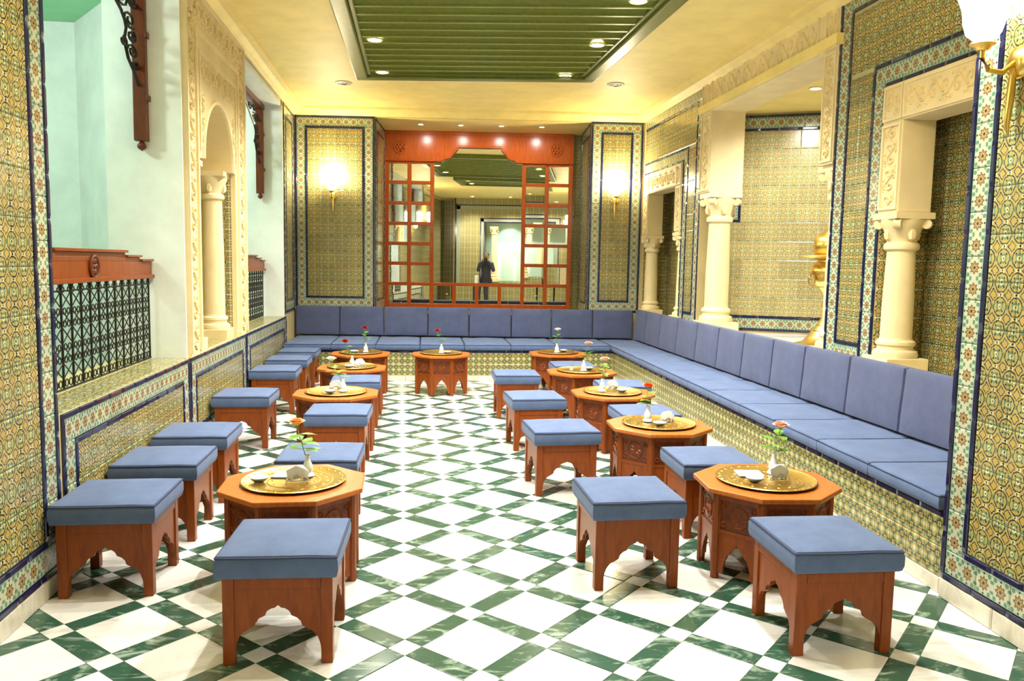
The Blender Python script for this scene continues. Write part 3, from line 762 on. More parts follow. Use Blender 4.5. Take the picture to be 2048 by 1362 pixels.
# ---------------------------------------------------------------- cushions
def cushion_mesh(name, w, d, h, dome=.012, r=.016, mat=None, seed=0, wr=.0, bulge=.006):
    rnd = random.Random(seed); T = [-1,-.97,-.86,-.5,0,.5,.86,.97,1]; n = len(T)
    ph = [rnd.uniform(0, 6.3) for _ in range(6)]
    vs = []; fs = []
    def wob(x, y): return wr*(math.sin(9*x+ph[0]+4*y)+math.sin(13*y+ph[1]-5*x)+.7*math.sin(21*x+17*y+ph[2]))
    for tx in T:
        for ty in T:
            k = max(abs(tx), abs(ty)); e = 1 if k == 1 else .35 if k > .96 else 0
            ins = (r*.35 if k == 1 else 0)
            x, y = tx*(w/2-(r*.3 if abs(tx) == 1 else 0)), ty*(d/2-(r*.3 if abs(ty) == 1 else 0))
            z = h-r*e+dome*(1-tx**2)*(1-ty**2)+wob(tx, ty)*(1 if k < .96 else .4)
            vs.append((x, y, z))
    id = lambda i, j: i*n+j
    for i in range(n-1):
        for j in range(n-1): fs.append((id(i,j), id(i+1,j), id(i+1,j+1), id(i,j+1)))
    loop = [id(i,0) for i in range(n)]+[id(n-1,j) for j in range(1,n)]+[id(i,n-1) for i in range(n-2,-1,-1)]+[id(0,j) for j in range(n-2,0,-1)]
    prev = loop; m = len(loop)
    for lev, (zz, out) in enumerate(((h*.72, bulge), (h*.30, bulge), (0.006, 0), (0, -.008))):
        cur = []
        for k, a in enumerate(loop):
            x, y, z = vs[a]; l = max(abs(x)/(w/2), abs(y)/(d/2))
            sx = 1+(out*2/w); sy = 1+(out*2/d)
            vs.append((x*sx, y*sy, zz+ (wob(x*3, y*3+lev)*.5 if 0 < lev < 2 else 0))); cur.append(len(vs)-1)
        for k in range(m): fs.append((prev[k], prev[(k+1)%m], cur[(k+1)%m], cur[k]))
        prev = cur
    fs.append(tuple(prev))
    mb = MB(); mb.v = vs; mb.f = fs
    return mb.mesh(name, mat, smooth=50), [vs[a] for a in loop]
def pipe_mesh(name, loop, r=.0045, mat=None):
    return MB().tube([Vector(p)+Vector((p[0]*.006, p[1]*.006, .001)) for p in loop], r, 5, closed=True, flat=Vector((0,0,1))).mesh(name, mat, smooth=60)

def bench_cushions():
    ys = [3.46,4.08,4.66,5.28,5.91,6.58,7.15,7.80,8.58,9.37,10.18,11.02]
    N = len(ys)-1
    def xw(y): return 3.224-.0186*y                        # wall face
    for i in range(N):
        a, c = ys[i], ys[i+1]; y = (a+c)/2; x1 = xw(y)-.035; x0 = 2.425
        me, lp = cushion_mesh('seat_cushion', x1-x0, c-a-.008, .083, .006, .015, M['fabric'], i, .0022)
        o = link('seat_cushion', me); o.location = ((x0+x1)/2, y, .402)
        where = 'the nearest one to the camera' if i == 0 else 'the one in the far corner' if i == N-1 else ordinal(i)+' from the near end'
        tag(o, 'flat blue seat cushion on the right bench, '+where, 'cushion', 'seat cushions on the right bench')
        link('piping', pipe_mesh('piping', lp, .004, M['piping']), o)
    ys = [3.47,4.12,4.74,5.38,6.04,6.60,7.22,7.84,8.46,9.10,9.75,10.36,10.90]
    N = len(ys)-1
    for i in range(N):
        a, c = ys[i], ys[i+1]; y = (a+c)/2
        me, lp = cushion_mesh('back_cushion', .42, c-a-.008, .105, .010, .02, M['fabric_back'], 40+i, .002)
        t = link('back_cushion', me)
        # stands on the seat, leaning on the wall
        m = MR @ Matrix.Translation((-.014, 0, .488+.21)) @ Matrix.Rotation(R(-90+3.5), 4, 'Y')
        v = MR.inverted() @ Vector((xw(y), y, 0))
        t.matrix_basis = MR @ Matrix.Translation((-.024, v.y, .494+.21)) @ Matrix.Rotation(R(-90+4), 4, 'Y')
        where = 'the nearest one to the camera' if i == 0 else 'the one in the far corner' if i == N-1 else ordinal(i)+' from the near end'
        tag(t, 'upright blue back cushion on the right bench, '+where, 'cushion', 'back cushions on the right bench')
    xs = [-1.775,-1.19,-.63,-.07,.50,1.10,1.70,2.415]; N = len(xs)-1
    for i in range(N):
        a, c = xs[i], xs[i+1]; x = (a+c)/2; y1 = 11.26-.0734*(x-.6)-.055; y0 = 10.24
        me, lp = cushion_mesh('seat_cushion', c-a-.008, y1-y0, .083, .006, .015, M['fabric'], 70+i, .0022)
        o = link('seat_cushion', me); o.location = (x, (y0+y1)/2, .402)
        where = 'at the left end' if i == 0 else 'beside the corner' if i == N-1 else ordinal(i)+' from the left'
        tag(o, 'flat blue seat cushion on the back bench, '+where, 'cushion', 'seat cushions on the back bench')
        link('piping', pipe_mesh('piping', lp, .004, M['piping']), o)
    xs = [-1.785,-1.18,-.57,.04,.61,1.20,1.76,2.34,2.905]; N = len(xs)-1
    for i in range(N):
        a, c = xs[i], xs[i+1]; x = (a+c)/2
        crease = .010 if i == 2 else .006 if i == 1 else .002
        me, lp = cushion_mesh('back_cushion', c-a-.006, .40, .105, .010, .02, M['fabric_back'], 90+i, crease)
        o = link('back_cushion', me)
        u = (MK.inverted() @ Vector((x, 11.26-.0734*(x-.6), 0))).x
        o.matrix_basis = MK @ Matrix.Translation((u, -.022, .494+.20)) @ Matrix.Rotation(R(90-4), 4, 'X')
        where = 'at the left end' if i == 0 else 'in the right corner' if i == N-1 else 'creased, third from the left' if i == 2 else ordinal(i)+' from the left'
        tag(o, 'upright violet blue back cushion under the mirror wall, '+where, 'cushion', 'back cushions on the back bench')
bench_cushions()

# ---------------------------------------------------------------- stools
ARCH = [(.162,.045),(.158,.075),(.148,.105),(.130,.128),(.112,.137),(.090,.150),(.087,.158),(.084,.168),(.070,.182),(.048,.192),(.047,.199),(.040,.210),(.026,.219),(.012,.222),(0,.232)]
def make_stool():
    t = thing('stool', '', 'stool')
    h = .345; a = .205
    post = MB().box(-.022, .022, -.022, .022, 0, h).mesh('leg', M['wood'], bevel=.004)
    for sx in (-1, 1):
        for sy in (-1, 1): link('leg', post, t, Matrix.Translation((sx*(a-.022), sy*(a-.022), 0)))
    half = [(x, z) for x, z in ARCH]
    poly = [(-.162, h-.004)]+[(-.162, .045)]+[(-x, z) for x, z in half[1:-1]]+[(0, .232)]+[(x, z) for x, z in half[-2:0:-1]]+[(.162, .045), (.162, h-.004)]
    ap = MB()
    # build the apron as a strip so the scallops triangulate cleanly
    low = [(-x, z) for x, z in half]+[(x, z) for x, z in half[-2::-1]]
    for s_ in (0, 1):
        pass
    vs = []; fs = []; n = len(low)
    for y in (-.009, .009):
        vs += [(x, y, z) for x, z in low]+[(x, y, h-.004) for x, z in low]
    for i in range(n-1):
        fs += [(i, i+1, n+i+1, n+i), (2*n+i+1, 2*n+i, 3*n+i, 3*n+i+1), (i+1, i, 2*n+i, 2*n+i+1), (n+i, n+i+1, 3*n+i+1, 3*n+i)]
    fs += [(0, n, 3*n, 2*n), (n-1, 3*n-1, 4*n-1, 2*n-1)]
    ap.add(vs, fs); am = ap.mesh('apron', M['wood'])
    rail = MB().box(-.160, .160, -.006, .004, .300, h-.004).mesh('apron_rail', M['wood'], bevel=.002)
    for k in range(4):
        m = Matrix.Rotation(k*PI/2, 4, 'Z') @ Matrix.Translation((0, -a+.016, 0))
        o = link('apron', am, t, m); link('rail', rail, o, Matrix.Translation((0, -.009, 0)))
    me, lp = cushion_mesh('cushion', .452, .452, .094, .019, .013, M['fabric'], 3, .0014, .006)
    c = link('cushion', me, t, Matrix.Translation((0, 0, h-.002)))
    link('piping', pipe_mesh('piping', lp, .0045, M['piping']), c)
    return t
STOOLS = [ # x, y, turn, label
 (-1.432,3.865,1,'dark blue stool against the left wall, nearest the camera'),
 (-1.445,4.58,1,'blue stool second from the camera along the left wall'),
 (-1.455,5.28,1,'blue stool third from the camera along the left wall'),
 (-1.475,6.76,0,'blue stool fourth from the camera along the left wall'),
 (-1.51,8.28,1,'blue stool fifth from the camera along the left wall'),
 (-1.525,9.16,1,'blue stool second from the back bench along the left wall'),
 (-1.535,9.97,0,'blue stool by the left wall nearest the back bench'),
 (-.546,3.195,-1,'pale blue stool in front of the nearest left table'),
 (-.595,4.645,-1,'blue stool behind the nearest left table with the orange rose'),
 (-.635,5.99,-1,'blue stool in the left row before the second table'),
 (-.645,7.56,2,'blue stool in the left row before the third table'),
 (1.0,3.80,2,'blue stool on the aisle left of the nearest right table'),
 (.925,5.345,4,'blue stool on the aisle left of the second right table'),
 (.915,6.615,4,'blue stool on the aisle left of the third right table'),
 (.912,7.985,0,'blue stool on the aisle farthest from the camera'),
 (1.665,3.11,0,'large looking blue stool in the right foreground by the tiled pier'),
 (1.665,4.47,0,'blue stool between the first and second right tables'),
 (1.675,5.93,1,'blue stool between the second and third right tables'),
 (1.83,7.27,-1,'blue stool between the third and fourth right tables near the bench'),
 (1.62,8.70,0,'blue stool between the two farthest right tables'),
]
proto = make_stool()
for i, (x, y, a, lab) in enumerate(STOOLS):
    o = proto if i == 0 else copy_tree(proto)
    o.location = (x, y, 0); o.rotation_euler = (0, 0, R(a)); tag(o, lab, 'stool', 'blue cushioned wooden stools')

# ---------------------------------------------------------------- octagonal tables
TH = .460
def octa(r, off=PI/8): return [(r*math.cos(off+PI/4*k), r*math.sin(off+PI/4*k)) for k in range(8)]
def make_table():
    t = thing('side_table', '', 'table')
    MB().prism(octa(.362), TH-.024, TH).obj('top', M['wood_top'], t, bevel=.006)
    MB().prism(octa(.335), TH-.036, TH-.0245).obj('top_moulding', M['wood'], t, bevel=.004)
    rb = .318; wside = 2*rb*math.sin(PI/8); ap = rb*math.cos(PI/8); h = TH-.037
    post = MB().prism(octa(.022), 0, h).mesh('leg', M['wood'], bevel=.002)
    for k in range(8):
        a = PI/8+PI/4*k; link('leg', post, t, Matrix.Translation(((rb-.012)*math.cos(a), (rb-.012)*math.sin(a), 0)) @ Matrix.Rotation(a, 4, 'Z'))
    hw = wside/2-.012
    # lower apron with a pointed multifoil arch
    half = [(.072,.03),(.070,.07),(.062,.10),(.058,.105),(.050,.128),(.038,.140),(.036,.148),(.026,.160),(.012,.172),(0,.190)]
    low = [(-hw,.03)]+[(-x,z) for x,z in half]+[(x,z) for x,z in half[-2::-1]]+[(hw,.03)]
    n = len(low); vs = []; fs = []
    for y in (-.008, .008): vs += [(x,y,z) for x,z in low]+[(x,y,.232) for x,z in low]
    for i in range(n-1): fs += [(i,i+1,n+i+1,n+i),(2*n+i+1,2*n+i,3*n+i,3*n+i+1),(i+1,i,2*n+i,2*n+i+1),(n+i,n+i+1,3*n+i+1,3*n+i)]
    fs += [(0,n,3*n,2*n),(n-1,3*n-1,4*n-1,2*n-1)]
    am = MB().add(vs, fs).mesh('arched_apron', M['wood'])
    um = MB().box(-hw, hw, -.003, .008, .233, h-.002).mesh('upper_panel', M['wood_dark'])
    fr = MB().box(-hw, hw, -.010, .004, .233, .252).box(-hw, hw, -.010, .004, h-.022, h-.002).box(-hw, -hw+.016, -.009, .004, .252, h-.022).box(hw-.016, hw, -.009, .004, .252, h-.022)
    fm = fr.mesh('panel_frame', M['wood'])
    cv = MB(); zc = (.252+h-.022)/2; P = lambda u, v, hh: Vector((u, -.003-hh, v))
    for k in range(8):                                     # carved star rosette and corner scrolls
        a = PI/4*k; c, s = math.cos(a), math.sin(a); c2, s2 = math.cos(a+.3), math.sin(a+.3); c3, s3 = math.cos(a-.3), math.sin(a-.3)
        cv.add([P(.008*c,zc+.008*s,0),P(.028*c2,zc+.028*s2,0),P(.045*c,zc+.045*s,0),P(.028*c3,zc+.028*s3,0),P(.026*c,zc+.026*s,.007)], [(0,1,4),(1,2,4),(2,3,4),(3,0,4)])
    def ring3(cx, cz, r):
        m = 10; vs = []; fs = []
        for i in range(m):
            a = 2*PI*i/m
            for rr, hh in ((r-.004,0),(r,.006),(r+.004,0)): vs.append(P(cx+rr*math.cos(a), cz+rr*math.sin(a), hh))
        for i in range(m):
            for q in range(2): fs.append((i*3+q,((i+1)%m)*3+q,((i+1)%m)*3+q+1,i*3+q+1))
        cv.add(vs, fs)
    ring3(0, zc, .054)
    for sx in (-1,1):
        for sz in (-1,1): ring3(sx*(hw-.032), zc+sz*.045, .012)
    cm = cv.mesh('carving', M['wood'])
    for k in range(8):
        m = Matrix.Rotation(k*PI/4, 4, 'Z') @ Matrix.Translation((0, -ap+.010, 0))
        link('arched_apron', am, t, m)
        u = link('upper_panel', um, t, m); link('panel_frame', fm, u); link('carving', cm, u)
    return t
TABLES = [ # x, y, turn, label, id
 (-.632,3.90,2,'octagonal wooden table nearest the camera on the left','L1'),
 (-.722,6.58,1,'octagonal wooden table second from the camera on the left','L2'),
 (-.738,8.16,0,'octagonal wooden table third from the camera on the left','L3'),
 (-.750,9.42,0,'octagonal wooden table before the left part of the back bench','L4'),
 (.186,9.40,0,'octagonal wooden table alone at the far end of the aisle','C'),
 (1.725,3.82,-3,'octagonal wooden table nearest the camera on the right','R1'),
 (1.585,5.24,-2,'octagonal wooden table second from the camera on the right','R2'),
 (1.580,6.58,-1,'octagonal wooden table third from the camera on the right','R3'),
 (1.568,7.90,-1,'octagonal wooden table fourth from the camera on the right','R4'),
 (1.595,9.53,0,'octagonal wooden table by the corner of the two benches','R5'),
]
proto = make_table(); TPOS = {}
for i, (x, y, a, lab, k) in enumerate(TABLES):
    o = proto if i == 0 else copy_tree(proto)
    o.location = (x, y, 0); o.rotation_euler = (0, 0, R(a)); tag(o, lab, 'table', 'octagonal carved tables'); TPOS[k] = (x, y)

# ---------------------------------------------------------------- trays, vases, roses and small things on the tables
WH = dict(L1='nearest left table', L2='second left table', L3='third left table', L4='left table by the back bench', C='table at the end of the aisle',
          R1='nearest right table', R2='second right table', R3='third right table', R4='fourth right table', R5='right table in the bench corner')
tray_me = MB().lathe([(.002,.004),(.195,.004),(.212,.010),(.236,.013),(.246,.017),(.250,.014),(.244,.008),(.214,.002),(.19,0),(.002,0)], 40).mesh('tray_plate', M['brass'], smooth=40)
orn = MB()
for rr, nn in ((.10, 10), (.16, 16)):
    for k in range(nn):
        a = 2*PI*k/nn; orn.sphere((rr*math.cos(a), rr*math.sin(a), .0045), .010, 6, 4, 1, 1, .18)
for rr in (.125, .185):
    orn.tube([(rr*math.cos(2*PI*i/32), rr*math.sin(2*PI*i/32), .0045) for i in range(32)], .0022, 4, closed=True)
for k in range(28):
    a = 2*PI*k/28; orn.sphere((.229*math.cos(a), .229*math.sin(a), .0125), .008, 5, 4, 1, 1, .3)
orn_me = orn.mesh('engraving', M['brass_old'])
vase_me = MB().lathe([(.030,0),(.034,.004),(.030,.012),(.022,.022),(.026,.038),(.024,.055),(.014,.078),(.011,.092),(.016,.108),(.013,.107),(.009,.092),(.002,.06)], 18).mesh('bud_vase', M['white_glass'], smooth=45)
def rose(name_mat, lean, az, ht, label, x, y, z):
    t = thing('rose', label, 'flower', (x, y, z), 0, 'single roses in bud vases')
    tip = Vector((math.cos(az)*lean, math.sin(az)*lean, ht)); pts = [tip*s + Vector((-math.sin(az)*.012*math.sin(PI*s), 0, 0)) for s in (0,.2,.4,.6,.8,1)]
    pts = [Vector((0,0,0))]+pts[1:]
    MB().tube(pts, .0022, 5).obj('stem', M['stem'], t)
    rnd = random.Random(hash(label) % 1000 if False else len(label)*7+int(x*100))
    for k in range(9):
        s = .28+.05*k if k < 7 else .75; base = tip*s; a = k*2.4+rnd.random(); l = .040+.020*rnd.random(); up = .4*rnd.random()-.1
        d = Vector((math.cos(a), math.sin(a), up)).normalized(); sd = d.cross(Vector((0,0,1))).normalized(); nm = sd.cross(d)
        P = lambda u, v, w: base+d*u*l*1.6+sd*v*l*.52+nm*w*l*.3
        vs = [P(0,0,0),P(.3,.05,.08),P(.55,.9,.18),P(.55,0,.02),P(.55,-.9,.18),P(.8,.6,.1),P(.8,-.6,.1),P(1.1,0,-.3),P(.3,.6,.12),P(.3,-.6,.12)]
        mb = MB().add(vs, [(0,8,1),(0,1,9),(1,8,2,3),(1,3,4,9),(3,2,5,7),(3,7,6,4)])
        mb.obj('leaf', M['leaf'], t, smooth=80)
    MB().lathe([(.003,-.012),(.008,-.006),(.010,.002),(.006,.004)], 8, tip.x, tip.y, tip.z).obj('calyx', M['leaf'], t)
    k = 0
    for rad, hh, nn, op in ((.011,.033,3,.25),(.019,.035,4,.5),(.027,.032,5,.8),(.034,.026,6,1.15)):
        for i in range(nn):
            a = 2*PI*i/nn+k*.6; vs = []; fs = []
            for r_ in range(4):
                v = r_/3; rr = rad*(.35+.65*math.sin(v*PI/2))*(1+.25*op*(v > .9)); z = hh*v-(.006*op if v > .9 else 0)
                for c_ in range(5):
                    q = a+(c_-2)/2*(1.25*PI/nn)*(1 if v < .9 else .8); vs.append((tip.x+rr*math.cos(q), tip.y+rr*math.sin(q), tip.z+.002+z-.002*abs(c_-2)))
            for r_ in range(3):
                for c_ in range(4): fs.append((r_*5+c_, r_*5+c_+1, r_*5+c_+6, r_*5+c_+5))
            MB().add(vs, fs).obj('petal', M[name_mat], t, smooth=80)
        k += 1
    return t
def napkin_holder(x, y, z, rz, where):
    t = thing('napkin_holder', 'small steel wire napkin holder on the '+where, 'napkin holder', (x, y, z), rz, 'napkin holders')
    MB().box(-.055, .055, -.018, .018, .004, .008).obj('base', M['chrome'], t, bevel=.002)
    for sx in (-1, 1):
        for sy in (-1, 1): MB().sphere((sx*.048, sy*.014, .0035), .0035, 6, 4).obj('foot', M['chrome'], t)
    for sy in (-1, 1):
        for cx, r in ((-.036,.016),(0,.026),(.036,.016)):
            MB().tube([(cx-r*math.cos(PI*i/8), sy*.016, .008+r*1.25*math.sin(PI*i/8)) for i in range(9)], .0022, 5).obj('wire_arch', M['chrome'], t)
    n = thing('napkins', 'white paper napkins standing in the holder on the '+where, 'napkins', (x, y, z+.008), rz, 'paper napkins')
    for k, a in enumerate((-.2, 0, .22)):
        q = MB().prism([(-.042,0),(.042,0),(.046,.040),(.010,.066),(-.040,.052)], -.0035, .0035, 'y'); q.xf(Matrix.Translation((0, (k-1)*.0085, 0.001)) @ Matrix.Rotation(a, 4, 'Y')@ Matrix.Translation((0,0,.009)))
        q.obj('sheet', M['paper'], n)
def bowl(x, y, z, where, r=.042):
    o = MB().lathe([(.002,.003),(r*.55,.003),(r*.9,.016),(r,.026),(r*.96,.027),(r*.82,.016),(r*.5,.008),(.002,.007)], 20).obj('ashtray', M['white_glass'], smooth=40)
    o.location = (x, y, z); tag(o, 'small round white glass ashtray on the '+where, 'ashtray', 'white glass ashtrays')
def shaker(x, y, z, where):
    t = thing('salt_shaker', 'small glass shaker with steel cap on the '+where, 'shaker', (x, y, z))
    MB().lathe([(.015,0),(.017,.006),(.012,.04)], 12).obj('glass', M['white_glass'], t, smooth=40); MB().lathe([(.013,.0405),(.013,.05),(.006,.056)], 12).obj('cap', M['chrome'], t, smooth=40)
SET = { # vase dx dy, rose material, lean, azimuth, height, colour word, extras
 'L1': (.055,.075,'rose_orange',.055,R(170),.215,'orange pink rose leaning left',[('n',.02,-.03,.15),('b',-.16,-.02),('p',-.05,.1)]),
 'L2': (.055,.00,'rose_white',.10,R(165),.21,'cream rose leaning far left',[('b',-.04,-.09),('n',-.01,.06,.2)]),
 'L3': (.00,.0,'rose_red',.07,R(170),.20,'dark red rose leaning left',[('n',.08,-.03,.3),('b',-.02,-.11)]),
 'L4': (.055,.02,'rose_red',.02,R(120),.23,'upright dark red rose',[('b',-.07,-.05)]),
 'C':  (.0,.0,'rose_red',.05,R(175),.21,'dark red rose leaning a little left',[('b',.07,-.06)]),
 'R1': (.085,.10,'rose_pink',.03,R(10),.20,'pale pink rose standing straight',[('n',.055,-.03,0),('b',-.08,-.05),('p',-.05,.1)]),
 'R2': (-.06,.06,'rose_mix',.015,R(80),.19,'red and yellow rose',[('n',.06,0,.1),('b',-.02,-.09)]),
 'R3': (-.09,.0,'rose_pink',.02,R(20),.22,'pink rose with long stem',[('b',.07,-.04),('n',.02,.09,.1)]),
 'R4': (.02,-.02,'rose_pink',.05,R(20),.22,'pink rose leaning right',[('s',-.10,.0),('b',.09,.06)]),
 'R5': (-.01,.0,'rose_white',.015,R(60),.22,'cream rose standing straight',[('b',.08,.05)]),
}
for k, (dx, dy, rm, lean, az, ht, word, ex) in SET.items():
    x, y = TPOS[k]; z = TH+.0005; w = WH[k]
    t = thing('tray', 'round engraved brass tray on the '+w, 'tray', (x, y, z), 0, 'brass trays')
    link('plate', tray_me, t); link('engraving', orn_me, t)
    zt = z+.0065
    v = link('bud_vase', vase_me); v.location = (x+dx, y+dy, zt); tag(v, 'small white glass bud vase on the '+w, 'vase', 'white bud vases')
    rose(rm, lean, az, ht-.03, word+' on the '+w, x+dx, y+dy, zt+.072)
    for e in ex:
        if e[0] == 'n': napkin_holder(x+e[1], y+e[2], zt, e[3], w)
        elif e[0] == 'b': bowl(x+e[1], y+e[2], zt-.001, w, .045)
        elif e[0] == 's': shaker(x+e[1], y+e[2], zt, w)
        elif e[0] == 'p':
            o = MB().prism([(-.07,-.055),(.06,-.065),(.075,.05),(-.055,.06)], 0, .006).obj('paper_slip', M['paper']); o.location = (x+e[1], y+e[2], zt); tag(o, 'flat white paper lying on the tray of the '+w, 'paper')
# ---------------------------------------------------------------- big mirror in its red wooden frame
def big_mirror():
    t = thing('wall_mirror', 'huge mirror in a red wooden lattice frame above the back bench', 'mirror')
    D = 1.135                                              # depth of the recess
    rz = lambda mb: mb.xf(MK)
    x0, x1, z0, z1 = -1.312, 1.545, .815, 3.486
    rz(MB().box(x0, x1, D-.03, D, z0, z1)).obj('backboard', M['wood_dark'], t)
    Y0, Y1 = D-.085, D-.03
    # header board with the stepped arch cut out of its lower edge
    head = [(x0,z1),(x0,3.03),(-.45,3.03),(-.42,3.06),(-.33,3.085),(-.28,3.15),(-.225,3.205),(-.20,3.245),(.44,3.245),(.465,3.205),(.52,3.15),(.565,3.085),(.655,3.06),(.685,3.03),(x1,3.03),(x1,z1)]
    mb = MB(); n = len(head)-2; low = head[1:-1]
    vs = [];
    for y in (Y0, Y1): vs += [(x,y,z) for x,z in low]+[(x,y,z1) for x,z in low]
    n = len(low); fs = []
    for i in range(n-1): fs += [(i,i+1,n+i+1,n+i),(2*n+i+1,2*n+i,3*n+i,3*n+i+1),(i+1,i,2*n+i,2*n+i+1),(n+i,n+i+1,3*n+i+1,3*n+i)]
    fs += [(0,n,3*n,2*n),(n-1,3*n-1,4*n-1,2*n-1)]
    h = rz(mb.add(vs, fs)).obj('header_board', M['wood_red'], t)
    ed = MB().tube([(x, Y0-.008, z+.018) for x, z in low], .016, 6)
    rz(ed).obj('edge_moulding', M['wood_red'], h)
    rz(MB().box(x0, x1, Y0-.02, Y0, z1-.05, z1)).obj('cornice', M['wood_red'], h)
    for cx in (-1.08, 1.275):                              # carved rosettes
        ro = MB()
        ro.tube([(cx+.085*math.cos(2*PI*i/20), Y0-.004, 3.24+.085*math.sin(2*PI*i/20)) for i in range(20)], .015, 6, closed=True, flat=Vector((0,1,0)))
        for k in range(6):
            a = PI/3*k; ro.sphere((cx+.05*math.cos(a), Y0-.006, 3.24+.05*math.sin(a)), .024, 8, 5, 1, .9, 1)
        ro.sphere((cx, Y0-.008, 3.24), .022, 8, 5, 1, .6, 1)
        rz(ro).obj('rosette', M['wood_red'], h, smooth=50)
    def bar(name, a, c, e, f, y0=Y0+.012): rz(MB().box(a, c, y0, Y1, e, f)).obj(name, M['wood_red'], t, bevel=.006)
    bar('frame_post', x0, x0+.065, z0, 3.03, Y0); bar('frame_post', x1-.065, x1, z0, 3.03, Y0); bar('frame_rail', x0+.065, x1-.065, z0, z0+.08, Y0)
    rows = [2.995, 2.722, 2.413, 2.105, 1.802, 1.500, 1.190, .895]
    xl = [x0+.065, -.94, -.595]; xr = [.80, 1.150, x1-.065]
    bw = .03
    # posts: beside the big glass and in the middle of each lattice
    for xx in (-.94, -.595, .80, 1.15): bar('lattice_post', xx-bw, xx+bw, z0+.08, 3.03)
    rz(MB().box(xl[0], -.595, Y0+.012, Y1, 3.0, 3.03)).obj('lattice_rail', M['wood_red'], t); rz(MB().box(.80, x1-.065, Y0+.012, Y1, 3.0, 3.03)).obj('lattice_rail', M['wood_red'], t)
    for z in rows[1:-1]:
        full = z == rows[-2]
        for a, c in ((xl[0], -.97), (-.91, -.625), (.83, 1.12), (1.18, x1-.065)): bar('lattice_rail', a, c, z-.026, z+.026)
    bar('lattice_rail', -.565, .77, 1.164, 1.216)
    for xx in (-.25, .10, .45): bar('lattice_post', xx-bw, xx+bw, z0+.08, 1.164)
    # panes
    rnd = random.Random(5)
    def pane(a, c, e, f, tilt=0):
        w, hh = (c-a)/2, (f-e)/2
        mb = MB().box(-w, w, -.004, .004, -hh, hh)
        q = MK @ Matrix.Translation(((a+c)/2, D-.046, (e+f)/2)) @ Matrix.Rotation(rnd.uniform(-tilt, tilt), 4, 'Z') @ Matrix.Rotation(rnd.uniform(-tilt, tilt)*.3, 4, 'X')
        link('mirror_pane', mb.mesh('mirror_pane', M['mirror']), t, q)
    cols = [(xl[0], -.97), (-.91, -.625), (.83, 1.12), (1.18, x1-.065)]
    for a, c in cols:
        for i in range(6):
            top = rows[i]-(.026 if i else -.005); bot = rows[i+1]+.026
            pane(a, c, bot, top, R(1.1))
        pane(a, c, z0+.08, rows[6]-.026, R(1.0))
    for a, c in ((-.565,-.28),(-.22,.07),(.13,.42),(.48,.77)): pane(a, c, z0+.08, 1.164, R(.5))
    pane(-.565, .77, 1.216, 3.25)
big_mirror()

